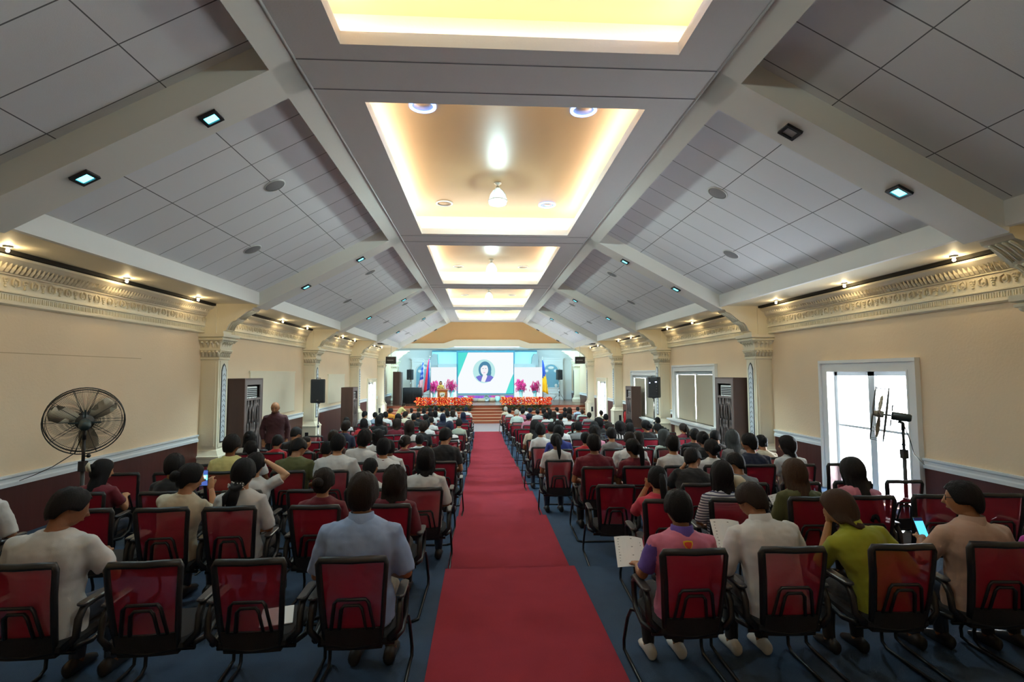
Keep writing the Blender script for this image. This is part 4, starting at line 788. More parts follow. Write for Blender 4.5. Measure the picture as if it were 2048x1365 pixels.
def figure(lean=0, side=0, hp=0, hy=0, hr=0, arms='lap', bulk=1.0, sw=1.0, sleeve=.72, stand=False, vox=.011, long_top=False, arm2=None):
    tz = .43 if stand else 0; piv = Vector((0, .22, .5+tz))
    def B(p):
        p = Vector(p); p.z += tz; t = max(0, min(1, (p.z-.5-tz)/.4)); R = Matrix.Rotation(-lean*t, 3, 'X') @ Matrix.Rotation(side*t, 3, 'Y'); return R @ (p-piv)+piv
    def rings(off, z0=0): 
        out = []
        for z, a, b, y in TR:
            if z < z0: continue
            aa, bb = a*bulk*(sw if z > .85 else 1)+off, b*bulk+off; r = []
            for k in range(24):
                t = 2*pi*k/24; c, s_ = cos(t), sin(t); r.append(B((aa*math.copysign(abs(c)**.8, c), y+bb*math.copysign(abs(s_)**.85, s_), z)))
            out.append(r)
        return out
    neck = B((0, .215, 1.09)); HR_ = Matrix.Rotation(-lean*.6, 3, 'X') @ Matrix.Rotation(side*.5+hr, 3, 'Y') @ Matrix.Rotation(-hp, 3, 'X') @ Matrix.Rotation(-hy, 3, 'Z')
    HM = HR_.to_4x4() @ Matrix.Scale(1.07, 4); HM.translation = neck+HR_ @ Vector((0, .028, .146))
    def Hd(p): return HM @ Vector(p)
    b = MB(); b.loft(rings(-.006), 0, True)
    b.tube([B((0, .21, 1.03)), B((0, .215, 1.085)), Hd((0, -.022, -.07)), Hd((0, -.015, -.02))], [.068, .056, .057, .054], 14)
    vs = MB(); vs.ball((0, 0, 0), 1, 0, 22, 16); hv = []
    for x, y, z in vs.v:
        X, Y, Z = [q*math.copysign(abs(w_)**.9, w_) for q, w_ in ((.0785, x), (.098, y), (.112, z))]
        if z < 0: X *= 1-.28*(-z)**1.3
        if z < -.3 and y < 0: Y *= 1-.45*(-z-.3)
        if z < -.35 and y > 0: Y *= 1-.10*(-z-.35)
        hv.append(Hd((X, Y, Z)))
    b.add(hv, vs.f)
    b.tube([Hd((0, .088, .03)), Hd((0, .104, -.005)), Hd((0, .113, -.022)), Hd((0, .09, -.034))], [.009, .011, .016, .008], 8)
    for s in (-1, 1):
        T = HM.copy(); T.translation = (0, 0, 0); b.ball(Hd((s*.077, -.012, -.008)), (.010, .019, .031), 0, 8, 6, T @ Matrix.Rotation(s*.35, 4, 'Z')); b.tube([Hd((s*.015, .087, .028)), Hd((s*.042, .078, .028))], .008, 6)
    b.tube([Hd((-.022, .088, -.058)), Hd((0, .094, -.055)), Hd((.022, .088, -.058))], [.006, .009, .006], 6)
    sh = MB(); sh.loft(rings(.012 if not long_top else .02, 0), 0, True); hips = MB(); armd = {}
    for s in (-1, 1):
        md = arms if (arm2 is None or s < 0) else arm2
        S_ = B((s*.170*bulk*sw, .205, 1.005)); el, wr = {'lap': ((.25, .24, .74), (.11, .46, .68)), 'rest': ((.29, .20, .72), (.26, .44, .705)), 'read': ((.26, .32, .78), (.13, .52, .86)), 'phone': ((.22, .42, .86), (.09, .53, 1.07)), 'cheek': ((.22, .42, .84), (.085, .34, 1.13)), 'headup': ((.36, .26, 1.12), (.10, .28, 1.27)), 'hang': ((.245, .19, .76), (.23, .26, .52)), 'fold': ((.25, .26, .78), (.02, .40, .80)), 'wide': ((.26, .26, .77), (.25, .46, .76)), 'out': ((.27, .40, .95), (.24, .62, 1.0))}[md]
        k = 1 if md in ('lap', 'rest', 'read') and not stand else 1
        el, wr = B((s*el[0]*bulk*sw if abs(el[0]) > .2 else s*el[0], el[1], el[2])), B((s*wr[0], wr[1], wr[2])); ab = .5+.5*bulk
        b.tube([S_+Vector((-s*.03, 0, .0)), S_, S_.lerp(el, .35), S_.lerp(el, .8), el, el.lerp(wr, .3), el.lerp(wr, .8), wr], [q*ab for q in (.045, .052, .046, .038, .037, .040, .029, .025)], 12)
        d = (wr-el).normalized(); up = Vector((0, 0, 1)) if abs(d.z) < .8 else Vector((0, -1, 0)); sd = d.cross(up).normalized(); up = sd.cross(d); pc = wr+d*.045
        Tm = Matrix((sd, d, up)).transposed().to_4x4(); b.ball(pc, (.038, .052, .017), 0, 10, 7, Tm)
        for q in range(4):
            f0 = pc+sd*(.027-.018*q)+d*.04; L = (.062, .07, .066, .052)[q]; b.tube([f0, f0+d*L*.5-up*.006, f0+d*L*.8-up*.025, f0+d*L*.85-up*.045], [.0095, .009, .008, .007], 7)
        b.tube([pc-sd*(-.03)*s*-1-d*.015, pc+sd*(.045*s)+d*.02-up*.008, pc+sd*(.05*s)+d*.05-up*.015], [.012, .010, .008], 7); armd[s] = (wr, d, up, sd)
        e2 = sleeve
        if e2 > 0:
            pts = [S_+Vector((-s*.04, 0, .008)), S_, S_.lerp(el, .3)]; rad = [.058*ab, .068*ab, .066*ab]
            if e2 <= 1: pts += [S_.lerp(el, e2*.85), S_.lerp(el, e2)]; rad += [.062*ab, .062*ab]
            else: pts += [S_.lerp(el, .85), el, el.lerp(wr, .35), el.lerp(wr, .93)]; rad += [.055*ab, .052*ab, .052*ab, .038]
            sh.tube(pts, rad, 14)
        hb = .5+.5*bulk
        if stand: leg = [(s*.085, .215, .98), (s*.092, .22, .86), (s*.10, .225, .50), (s*.10, .21, .28), (s*.10, .20, .07)]; rr = [.10, .098, .066, .06, .05]
        else: leg = [(s*.085, .19, .535), (s*.095, .32, .545), (s*.115, .58, .535), (s*.118, .655, .47), (s*.118, .665, .28), (s*.118, .655, .09)]; rr = [.095, .088, .070, .066, .056, .046]
        hips.tube(leg, [q*hb for q in rr], 14); b.tube(leg[:-1]+[(leg[-1][0], leg[-1][1], .05)], [q*hb*.82 for q in rr], 12)
    hz = .98 if stand else .5
    hips.ball((0, .215, hz if stand else .555), (.178*bulk, .135*bulk, .10), 0, 16, 10)
    so = MB(); fy = .17 if stand else .62
    for s in (-1, 1):
        x = s*(.10 if stand else .118); so.loft([[(x+w_*cos(t), y, z0+h_*(.5+.5*sin(t))) for t in [2*pi*k/14 for k in range(14)]] for y, w_, z0, h_ in ((fy-.07, .02, .02, .05), (fy-.055, .04, .0, .10), (fy, .042, 0, .115), (fy+.08, .044, 0, .095), (fy+.14, .048, 0, .07), (fy+.19, .04, .004, .05), (fy+.215, .018, .012, .03))], 0, True)
    return dict(body=remesh(b, vox, 0, 1), shirt=remesh(sh, max(vox, .011), (.024 if vox < .012 else .014), 3), trousers=remesh(hips, .014, .010, 2), shoes=so.mesh('shoes', [], True), HM=HM, arms=armd, neck=neck, B=B)
# ---- hair, in the head's own frame
def hair_mesh(style, seed=0):
    rnd = random.Random(seed); m = MB(); n = 44
    def low(az):                                               # lowest elevation of the hair over the skull, az 0 = face, pi = nape
        a = abs(az)
        fr, sd, bk = dict(short=(.54, -.16, -.64), crop=(.70, .12, -.45)).get(style, (.60, -.25, -.72))
        if a < .75: return fr
        if a < 1.35: return fr+(sd-fr)*(a-.75)/.6
        if a < 1.9: return sd+(.0)*(a-1.35)
        return sd+(bk-sd)*min(1, (a-1.9)/.55)
    drop = dict(bob=.085, long=.27, vlong=.38, half=.24, wavy=.26, veil=.30).get(style, 0)
    vol = dict(short=1.13, crop=1.06, bob=1.22, long=1.26, vlong=1.20, wavy=1.36, half=1.14, pony=1.11, bun=1.13, curly=1.25, veil=1.22, low=1.16).get(style, 1.1)
    outer, inner = [], []; M_ = 13; D = 8 if drop else 0; ph = [rnd.uniform(0, 6) for _ in range(6)]
    for i in range(M_+D):
        ro, ri = [], []
        for k in range(n):
            az = -pi+2*pi*k/n; lo = low(az); t = min(1, (i+.0)/(M_-1)); el = pi/2+(lo-pi/2)*t
            nz = 1+.012*sin(az*9+ph[0]+el*5)+.010*sin(az*17+ph[1])+(.05*sin(az*7+ph[2])*sin(el*6+ph[3]) if style in ('curly', 'wavy') else 0)
            if style in ('short', 'curly') and el > .7: nz += .03*sin(az*5+ph[4])*sin(el*9+ph[5])
            v = vol*nz; x, y, z = [q*math.copysign(abs(w_)**.88, w_) for q, w_ in ((.081, cos(el)*sin(az)), (.100, cos(el)*cos(az)), (.112, sin(el)))]
            o = Vector((x*v, y*v, z*(v+.02))); q = Vector((x*.95, y*.95, z*.95))
            if i >= M_:
                e = (i-M_+1)/D; hang = max(0, min(1, (abs(az)-1.25)/.35)); dz = drop*e*hang*(1+.05*sin(az*11+ph[1]))
                fl = .075*(dz/.25)
                o = o+Vector((o.x*(.12 if style in ('wavy', 'bob') else .02)*e+.006*sin(az*13+e*4), -fl*max(0, -cos(az))*(1-e*.15), -dz)); q = q+Vector((0, -fl*max(0, -cos(az))*.9, -dz*.985))
                if e > .8 and drop: o = o.lerp(q, (e-.8)*2.2)
            ro.append(o); ri.append(q)
        outer.append(ro); inner.append(ri)
    m.loft(outer+inner[::-1], 0, True)
    if style == 'pony': m.tube([(0, -.085, .035), (0, -.135, .035), (0, -.155, -.02), (.01, -.155, -.12), (.015, -.15, -.22), (.01, -.145, -.30)], [.022, .026, .036, .034, .026, .008], 12)
    if style == 'low': m.tube([(0, -.095, -.06), (0, -.125, -.09), (-.01, -.15, -.14), (-.025, -.16, -.22), (-.03, -.155, -.30)], [.03, .03, .046, .044, .012], 12)
    if style == 'bun': m.ball((0, -.125, .012), (.05, .045, .05), 0, 14, 10)
    if style == 'half': m.ball((0, -.105, .03), (.045, .03, .04), 0, 12, 8)
    me = m.mesh('hair', []); return me
_h = {}
def hair_of(style, seed):
    if (style, seed) not in _h: _h[(style, seed)] = hair_mesh(style, seed)
    return _h[(style, seed)]
def mslot(o, *ms):
    me = o.data
    while len(me.materials) < len(ms): me.materials.append(None)
    for i, mm in enumerate(ms): o.material_slots[i].link = 'OBJECT'; o.material_slots[i].material = mm
    return o
def person(fig, loc, rz, sc_, label, style, hcol, shirt, skin=0, trous='dark', shoes=None, seed=0, group='seated audience'):
    o = mslot(link('person', fig['body'], None, loc), SK[skin]); o.rotation_euler = (0, 0, rz); o.scale = (sc_, sc_, sc_); tag(o, label, 'person', group)
    s = mslot(link('shirt', fig['shirt'], o), CLOTH[shirt]); mslot(link('trousers', fig['trousers'], o), CLOTH[trous]); mslot(link('shoes', fig['shoes'], o), shoes or SHOEB)
    if style != 'bald':
        h = mslot(link('veil' if style == 'veil' else 'hair', hair_of(style, seed % 4), o), HAIR[hcol]); h.matrix_local = fig['HM']
    return o
def lettering(o, shirt, lines, col, depth=.004):
    "print words on the back of a shirt"
    me = shirt.data; bvh = BVHTree.FromPolygons([v.co for v in me.vertices], [p.vertices for p in me.polygons]); mt = mat('print', H(col), .7); vs, fs = [], []
    for text, size, z in lines:
        cu = bpy.data.curves.new('t', 'FONT'); cu.body = text; cu.size = size; cu.align_x = 'CENTER'; cu.resolution_u = 2; to = bpy.data.objects.new('t', cu); COL.objects.link(to)
        dg = bpy.context.evaluated_depsgraph_get(); tm = bpy.data.meshes.new_from_object(to.evaluated_get(dg)); bpy.data.objects.remove(to); bm = bmesh.new(); bm.from_mesh(tm)
        bmesh.ops.triangulate(bm, faces=bm.faces); bmesh.ops.subdivide_edges(bm, edges=[e for e in bm.edges if e.calc_length() > .03], cuts=1); bm.verts.index_update(); n0 = len(vs)
        for v in bm.verts:
            hit = bvh.ray_cast(Vector((v.co.x, -1, z+v.co.y)), Vector((0, 1, 0)))[0]; vs.append((v.co.x, (hit.y if hit else .1)-depth, z+v.co.y))
        fs += [tuple(v.index+n0 for v in f.verts) for f in bm.faces]; bm.free()
    if vs:
        me = bpy.data.meshes.new('lettering'); me.from_pydata(vs, [], fs); me.materials.append(mt); link('lettering', me, shirt)
def collar(fig, o, col):
    B = fig['B']; m = MB(); rows = []
    for z, a, b in ((1.055, .100, .088), (1.075, .088, .080), (1.132, .075, .072), (1.135, .069, .066), (1.07, .072, .066)):
        rows.append([B((a*cos(t), .212+b*sin(t)-.004, z-.012*max(0, sin(t)))) for t in [2*pi*k/24 for k in range(24)]])
    m.loft(rows, 0, True, cap=False); q = m.build('collar', CLOTH[col], o); return q
# ------------------------------------------------------------------ seating plan
RY = [3.40, 4.72, 5.95, 7.1, 8.45, 9.6, 10.85, 12.0, 13.1, 14.3, 15.5, 16.7, 17.9, 19.2, 20.5, 21.8, 23.1, 24.5, 25.9, 27.3]
NEARN = 'ABCDEFGHIJKLMNOPQRST'
FIG = {}
def fig_of(key, **kw):
    if key not in FIG: FIG[key] = figure(**kw)
    return FIG[key]
FAR = [dict(), dict(hp=.35), dict(hy=.6), dict(hy=-.6), dict(lean=.15, hp=.3, hy=.3), dict(side=.1, hr=.12), dict(bulk=1.12, sw=1.08), dict(bulk=.9, sw=.92, hp=.2), dict(bulk=.9, sw=.92, hy=-.4)]
# (px of head, py of crown, row or None, hair style, hair colour, shirt, extra)
PPL = []
def Pp(px, py, row, style, hc, shirt, **kw): PPL.append((px, py, row, style, hc, shirt, kw))
# first row
Pp(727, 945, 'A', 'short', 'dark', 'sky', fig=dict(bulk=1.12, sw=1.0, sleeve=.95, arms='lap'), collar='sky', tr='khaki', skin=1, lab='man in light blue collared shirt with dark brown hair, nearest the carpet')
Pp(125, 983, 'A', 'short', 'black', 'white', fig=dict(hy=.55, hp=.4, bulk=1.15, sw=1.08, lean=.06, arms='read'), skin=2, lab='man in white tee looking down to his right at the left picture edge')
Pp(1355, 980, 'A', 'short', 'black', 'polo', fig=dict(arms='wide', arm2='lap', bulk=1.06, sleeve=.85, hp=.15), collar='violet', sleeves='violet', skin=1, crest=1, paper=-1, pdz=-.05, ptilt=.5, pdx=.03, shoes=1, lab='man in pink polo with purple collar and yellow crest reading a paper')
Pp(1512, 972, 'A', 'short', 'dark', 'white', fig=dict(arms='wide', arm2='read', lean=.22, hp=.35, hy=-.3, side=-.05, bulk=1.15, sleeve=1.5), collar='white', paper=-1, pdx=.17, pdz=.05, ptilt=.7, shoes=1, skin=1, lab='man in loose white long-sleeved shirt reading a document')
Pp(1688, 988, 'A', 'bob', 'brown', 'lime', fig=dict(lean=.22, side=-.20, hp=.35, hy=-.6, arms='cheek', arm2='rest', sleeve=1.0, bulk=1.02), collar='lime', skin=0, tr='dark', lab='woman with short brown hair in lime green blouse leaning on her hand')
Pp(1925, 962, 'A', 'short', 'black', 'peach', fig=dict(hy=-.75, bulk=1.12, sw=1.05, arms='read', arm2='rest', sleeve=.9, hp=.1), collar='peach', glasses=1, phone=-1, skin=1, lab='man with glasses in pale peach shirt turned left holding a phone')
Pp(2068, 985, 'A', 'bob', 'black', 'magenta', fig=dict(sleeve=1.5), lab='person in bright magenta sleeves cut off by the right picture edge')
# second row
Pp(-28, 930, 'B', 'short', 'black', 'white', fig=dict(sleeve=1.0, bulk=1.1), lab='person in white shirt at the extreme left picture edge')
Pp(402, 927, 'B', 'bun', 'black', 'cream', fig=dict(hy=.7, hp=.15, side=.12, arms='phone', sleeve=.9, bulk=.98), phone=2, skin=0, lab='woman in cream blouse with tied-up hair filming on a phone')
Pp(490, 917, 'B', 'low', 'black', 'white', fig=dict(bulk=.98, sleeve=1.0), scrunchie=1, bag=1, skin=0, lab='woman with a low ponytail in a black polka-dot scrunchie, white blouse')
Pp(650, 935, 'B', 'bun', 'dark', 'maroon', fig=dict(hy=.15), nstp=1, lanyard='maroon', skin=0, lab='person with low bun in maroon shirt wearing a lanyard')
Pp(790, 935, 'B', 'wavy', 'dark', 'maroon', fig=dict(sleeve=1.0, side=.05), skin=1, lab='woman with long wavy brown hair in dark maroon top')
Pp(1311, 934, 'B', 'pony', 'black', 'rose', fig=dict(arms='cheek', arm2='lap', side=-.03, hp=.15, hr=.08, sleeve=.8), skin=0, tr='dark', lab='woman with long black ponytail in bright coral red dress')
Pp(1440, 922, 'B', 'vlong', 'black', 'fine', fig=dict(sleeve=.9), skin=0, cap=1, lab='woman with very long straight black hair in navy striped top')
Pp(1588, 921, 'B', 'long', 'brown', 'olive', fig=dict(sleeve=1.0, hp=.2), skin=0, paper=1, lab='woman with long brown hair in olive top reading a sheet')
Pp(1680, 918, 'B', 'vlong', 'black', 'pink', fig=dict(sleeve=1.0, hp=.3, side=.05), skin=0, lab='woman with long black hair in pale pink before the tall window')
# third row
Pp(203, 920, 'C', 'half', 'black', 'maroon', fig=dict(hy=.5, hp=.25, arms='read'), clip=1, skin=0, lab='woman with white claw clip in maroon tee below the stand fan')
Pp(352, 907, 'C', 'short', 'black', 'black', fig=dict(), lab='person with short black hair in black tee between the stand fan and the filming woman')
Pp(512, 905, 'C', 'short', 'black', 'white', fig=dict(arm2='headup', side=.05), skin=3, lab='person in white tee with right hand raised behind the head')
Pp(741, 916, 'C', 'crop', 'black', 'white', fig=dict(hp=.2), lab='person with cropped black hair behind the blue-shirted man\'s head')
Pp(852, 896, 'C', 'bob', 'black', 'white', fig=dict(sleeve=1.0), text=1, skin=1, lab='person with black shoulder-length bob in white lettered tee beside the carpet')
Pp(1383, 900, 'C', 'short', 'black', 'black', fig=dict(lean=.35, hp=.3, hy=.8, side=.16, bulk=1.15, arms='cheek', arm2='cheek'), skin=1, lab='man in black tee bending forward to the right')
Pp(1422, 908, 'C', 'short', 'black', 'grey', fig=dict(hp=.35, hy=-.5), lab='person with short black hair beside the bending man in black')
# fourth row
Pp(464, 869, 'D', 'short', 'black', 'yellow', fig=dict(bulk=1.08, hy=.1), lab='person in pale yellow shirt with thick black hair by the carved cabinet')
Pp(593, 881, 'D', 'short', 'black', 'olive', fig=dict(hp=.55, hy=.3, lean=.05, bulk=1.1), skin=1, lab='man in olive green tee with head bent down')
Pp(676, 869, 'D', 'short', 'black', 'white', fig=dict(bulk=1.15, hp=.15), skin=0, lab='broad-shouldered person in plain white tee just right of the olive tee')
Pp(768, 876, 'D', 'short', 'black', 'white', fig=dict(sleeve=.9), lanyard='maroon', lab='man in white shirt with a maroon lanyard round his neck')
Pp(1187, 868, 'D', 'short', 'black', 'maroon', fig=dict(bulk=1.08, sw=1.05), nstp=1, piping=1, skin=1, lab='man in maroon lettered tee nearest the carpet on the right')
Pp(1247, 877, 'D', 'pony', 'black', 'maroon', fig=dict(hy=-.55, bulk=.95), nstp=1, skin=1, lab='woman with long ponytail in maroon lettered tee')
Pp(1296, 870, 'D', 'short', 'black', 'white', fig=dict(), lab='person with neat black hair in white crew-neck tee')
Pp(1355, 879, 'D', 'bun', 'black', 'white', fig=dict(hy=-.3), lab='woman in white with hair tied low, left of the navy tee man')
Pp(1460, 867, 'D', 'short', 'black', 'navy', fig=dict(hy=-.5, bulk=1.12, sw=1.06), skin=1, lab='man in navy tee with head turned to the left')
Pp(1555, 873, 'D', 'bob', 'black', 'white', fig=dict(hy=-.6, hp=.1), skin=3, lab='person in white polo beside the large right pilaster')
# fifth row and beyond: compact list
for ln in '''506 881 E short black white;618 882 E short black cream;745 860 E curly black white;703 883 E short black white;780 879 E short black white;892 859 E short black black;1092 869 E pony black white;1259 864 E short dark white;1482 872 E bun black cream;1407 865 E bun black black;1427 862 E veil slate grey
536 863 F half black white;585 870 F short black red;633 872 F crop dark brown;668 860 F short dark brown;777 858 F half black white;810 876 F bun dark maroon;1159 864 F short black red;1225 864 F long dark zebra;1306 860 F long slate mint;1334 858 F short black black;1356 863 F short black black;1171 856 F short black grey;1117 850 F short black blue
587 857 G short black black;840 868 G short black white;1190 851 G curly black pink;1078 848 G curly black white;1366 847 G pony dark maroon;1315 847 G short black white;1259 846 G bob black mint;1218 846 G short dark navy
899 843 H short navy bands;820 842 H long dark white;840 843 H curly dark black;1069 842 H long black cream;1095 846 H short black grey;1147 845 H pony black mint;1240 843 H bob black zebra;1292 841 H bun black black;1315 835 H short black dark;1156 843 H short black grey
684 841 I short dark navy;694 835 I short black white;918 838 I short black sage;854 840 I short black white;793 838 I long dark maroon;728 838 I bob black red;1119 841 I short black white;1189 845 I bob black black;1198 836 I long black black;1258 838 I short black dark
759 832 K long black black;862 835 K short black white;886 828 M veil navy navy;797 828 K bob black maroon;1057 827 L bun navy pink;1092 826 L curly black white;1129 824 M short black white;1138 828 M short dark white;1121 828 M short black grey;1108 824 M long dark mint
729 823 N short black white;750 825 N short black ltblue;762 827 M short black brown;772 824 N short black white;810 823 N short dark cream;828 827 N short black black;836 826 N curly black black;852 829 M short black black;1174 825 N short dark grey;1211 828 N short black black;1164 819 P short brown mint
862 823 O short black white;895 822 O short black white;905 821 O long dark white;927 825 O veil navy navy;871 822 P bob black white;1034 820 O short grey mint;1045 818 P short black pink;1100 820 P long black black;1202 821 O short dark cream;1075 818 Q bun black white
813 817 R bald black cream;823 817 R short black white;848 817 R bob black white;860 816 S short black black;885 813 S short black white;932 814 R short navy white;1005 814 Q short grey cream;1019 818 Q bun black white;1060 816 R short navy black;1088 818 Q bob black dark;1130 816 R short black dark;1138 816 S long dark grey;1156 815 S short black ltblue;780 818 R curly dark orange;1114 815 S short black white;1046 812 T short black white;905 812 T bob dark white;872 812 T short black cream'''.split('\n'):
    for it in ln.split(';'):
        a = it.split(); Pp(int(a[0]), int(a[1]), a[2], a[3], a[4], a[5])
HD = dict(short='short %s hair', crop='cropped %s hair', bob='%s bobbed hair', long='long %s hair', vlong='very long %s hair', wavy='wavy %s hair', half='clipped long %s hair', pony='%s ponytail', low='low %s ponytail', bun='%s bun', curly='bushy %s hair', veil='a %s head veil', bald='a bald head')
SN = dict(bands='black-banded white', fine='navy-striped', zebra='zebra-striped', mint='pale mint', sky='light blue', ltblue='pale blue', polo='pink', dark='charcoal', sage='pale sage')
rows = {}
taken = {}
def settle(p):
    "far heads: the row whose seated head height fits best and where the seat is still free"
    if p[2] in 'ABCDEF': return p[2]
    best = []
    for i in range(6, 20):
        yh = RY[i]+.24; best.append((abs(748+1050*(3.1-floorz(RY[i]+.3)-1.37)/yh-p[1]), i, atY(p[0], p[1], yh).x))
    for e_, i, x in sorted(best):
        if all(abs(x-q) > .5 for q in taken.get(i, [])): taken.setdefault(i, []).append(x); return NEARN[i]
    return NEARN[sorted(best)[0][1]]
for p in sorted(PPL, key=lambda q: q[1]): rows.setdefault(settle(p), []).append(p)
rnd = random.Random(11)
def frame_x(X, Y):
    d = Vector((X, Y, 2))-EYE; return 1024+F*d.dot(_r2)/d.dot(_f)
def extras(o, fig, kw, s_):
    sh = [c for c in o.children if c.name.startswith('shirt')][0]
    if kw.get('collar'): collar(fig, o, kw['collar'])
    if kw.get('sleeves'):
        # contrast sleeves: only the shirt faces out on the arms
        me = fig['shirt']; me.materials.append(None) if len(me.materials) < 2 else None; sh.material_slots[1].link = 'OBJECT'; sh.material_slots[1].material = CLOTH[kw['sleeves']]
        for p in me.polygons:
            if p.center.x < -.205 and p.center.z < 1.0: p.material_index = 1
    if kw.get('nstp'): lettering(o, sh, [('STATE UNIVERSITY', .034, .90), ('NSTP', .115, .785)], 'e0a030')
    if kw.get('text'): lettering(o, sh, [('STATE UNIVERSITY', .036, .90)], '7a2030')
    if kw.get('crest'):
        me = fig['shirt']; bvh = BVHTree.FromPolygons([v.co for v in me.vertices], [p.vertices for p in me.polygons]); m = MB()
        for w_, h_, d, mi in ((.034, .034, .004, 0), (.026, .026, .006, 1)):
            pl = shield(w_, h_); vs = [(0, bvh.ray_cast(Vector((0, -1, 1.015)), Vector((0, 1, 0)))[0].y-d, 1.015)]
            for x, z in pl: h = bvh.ray_cast(Vector((x, -1, 1.015+z)), Vector((0, 1, 0)))[0]; vs.append((x, h.y-d, 1.015+z))
            m.add(vs, [(0, i+1, (i+1) % len(pl)+1) for i in range(len(pl))], mi)
        m.build('crest', [mat('crest yellow', H('e8c21e'), .6), mat('crest red', H('c23a2a'), .6)], sh)
    if kw.get('lanyard') or kw.get('piping'):
        B = fig['B']; m = MB(); m.tube([B((.072*cos(t), .212+.068*sin(t), 1.085+.008*sin(t))) for t in [2*pi*k/24 for k in range(25)]], .007, 6, cap=False); m.build('lanyard' if kw.get('lanyard') else 'collar_piping', CLOTH[kw.get('lanyard', 'cream')], o)
    HM = fig['HM']
    if kw.get('clip'):
        m = MB(); T = HM
        for s in (-1, 1): m.tube([T @ Vector(q) for q in ((s*.006, -.145, .075), (s*.022, -.15, .035), (s*.030, -.135, -.005), (s*.02, -.12, -.02))], [.010, .014, .012, .006], 7)
        m.build('claw_clip', CLOTH['cream'], o)
    if kw.get('scrunchie'):
        m = MB(); d = MB(); r2 = random.Random(2)
        m.lathe([(.018, -.02), (.05, -.022), (.062, 0), (.05, .022), (.018, .02)], (0, -.125, -.085), 16, 0, True, Matrix.Rotation(.5, 4, 'X'), False)
        m.tube([(-.03, -.16, -.10), (-.06, -.19, -.16), (-.075, -.19, -.24)], [.014, .026, .006], 6)
        for k in range(26): a = r2.uniform(0, 6.28); d.ball((.062*cos(a), -.125+.062*sin(a), -.085+r2.uniform(-.02, .02)-.03*sin(a)), .006, 0, 6, 4)
        m.add(d.v, d.f, 1, True); q = m.build('scrunchie', [CLOTH['black'], CLOTH['white']], o); q.matrix_local = HM
    if kw.get('glasses'):
        m = MB()
        for s in (-1, 1): m.tube([HM @ Vector((s*.035+.022*cos(t), .094-.004*abs(cos(t)), .012+.018*sin(t))) for t in [2*pi*k/14 for k in range(15)]], .003, 5, cap=False); m.tube([HM @ Vector(q) for q in ((s*.057, .09, .015), (s*.08, .04, .015), (s*.082, -.015, .012))], .003, 5)
        m.build('glasses', 'black', o)
    W4 = o.matrix_basis
    if kw.get('paper'):
        s = kw['paper']; wr, d, up, sd = fig['arms'][s]; T = Matrix.Translation(wr+d*.10+Vector((kw.get('pdx', 0), .02, kw.get('pdz', .03)))) @ Matrix.Rotation(kw.get('ptilt', .8), 4, 'X') @ Matrix.Rotation(.12*s, 4, 'Z'); m = MB(); n = 8
        for k in range(n):
            u0, u1 = k/n, (k+1)/n; f = lambda u, v: T @ Vector(((u-.72 if s < 0 else u-.28)*.23, v*.30-.02, .02*sin(u*3)+.015*v))
            m.loft([[f(u0, 0)-up*.0, f(u1, 0), f(u1, 1), f(u0, 1)], [f(u0, 0)+Vector((0, -.001, .001)), f(u1, 0)+Vector((0, -.001, .001)), f(u1, 1)+Vector((0, -.001, .001)), f(u0, 1)+Vector((0, -.001, .001))]])
        q = MB()
        for r in range(9):
            z0 = .92-r*.09; w_ = .8 if r % 3 else .5; pr_ = [T @ Vector(((uu-.72 if s < 0 else uu-.28)*.23, v*.30-.02, .02*sin(uu*3)+.015*v+.003)) for uu, v in ((.1, z0), (.1+w_, z0), (.1+w_, z0-.025), (.1, z0-.025))]; q.add(pr_, [(0, 1, 2, 3)])
        pp = empty('document', 'white printed document held by the %s' % kw['lab'].split(' in ')[0]+' in '+' '.join(kw['lab'].split(' in ')[1].split()[:3]), 'paper'); pp.matrix_world = Matrix.Translation(o.location) @ Matrix.Scale(s_, 4); m.build('sheet', 'paper', pp); q.build('printed_lines', 'disc', pp)
    if kw.get('phone'):
        s = kw['phone']
        if s == 2: c = (fig['arms'][-1][0]+fig['arms'][1][0])*.5+Vector((0, .03, .10)); T = Matrix.Translation(c)
        else: wr, d, up, sd = fig['arms'][s]; T = Matrix.Translation(wr+d*.09+Vector((0, 0, .05))) @ Matrix.Rotation(-.45, 4, 'X')
        pp = empty('phone', 'phone with lit screen held up by the woman in cream' if s == 2 else 'phone with bright blue screen held by the man in peach', 'phone'); pp.matrix_world = Matrix.Translation(o.location) @ Matrix.Scale(s_, 4) @ T
        m = MB(); m.rbox((-.04, -.004, -.08), (.04, .004, .08), .0035); m.build('phone_body', 'black', pp)
        m = MB(); m.box((-.036, -.0055, -.074), (.036, -.0045, .074), 0)
        if s == 2: m.box((-.036, -.006, -.02), (.036, -.0056, .03), 1); m.box((-.03, -.0062, -.03), (.02, -.0058, -.01), 2); m.box((-.02, -.0064, .0), (.02, -.006, .022), 3)
        else: m.box((-.036, -.006, .05), (.036, -.0056, .074), 2)
        m.build('screen', [emit('phone blue', (.05, .09, .30) if s == 2 else (.10, .55, .85), 1), emit('phone teal', (.2, .8, .8), 1), emit('phone dark', (.01, .01, .03), 1), emit('phone white', (.9, .95, 1), 1)], pp)
chairs = 0
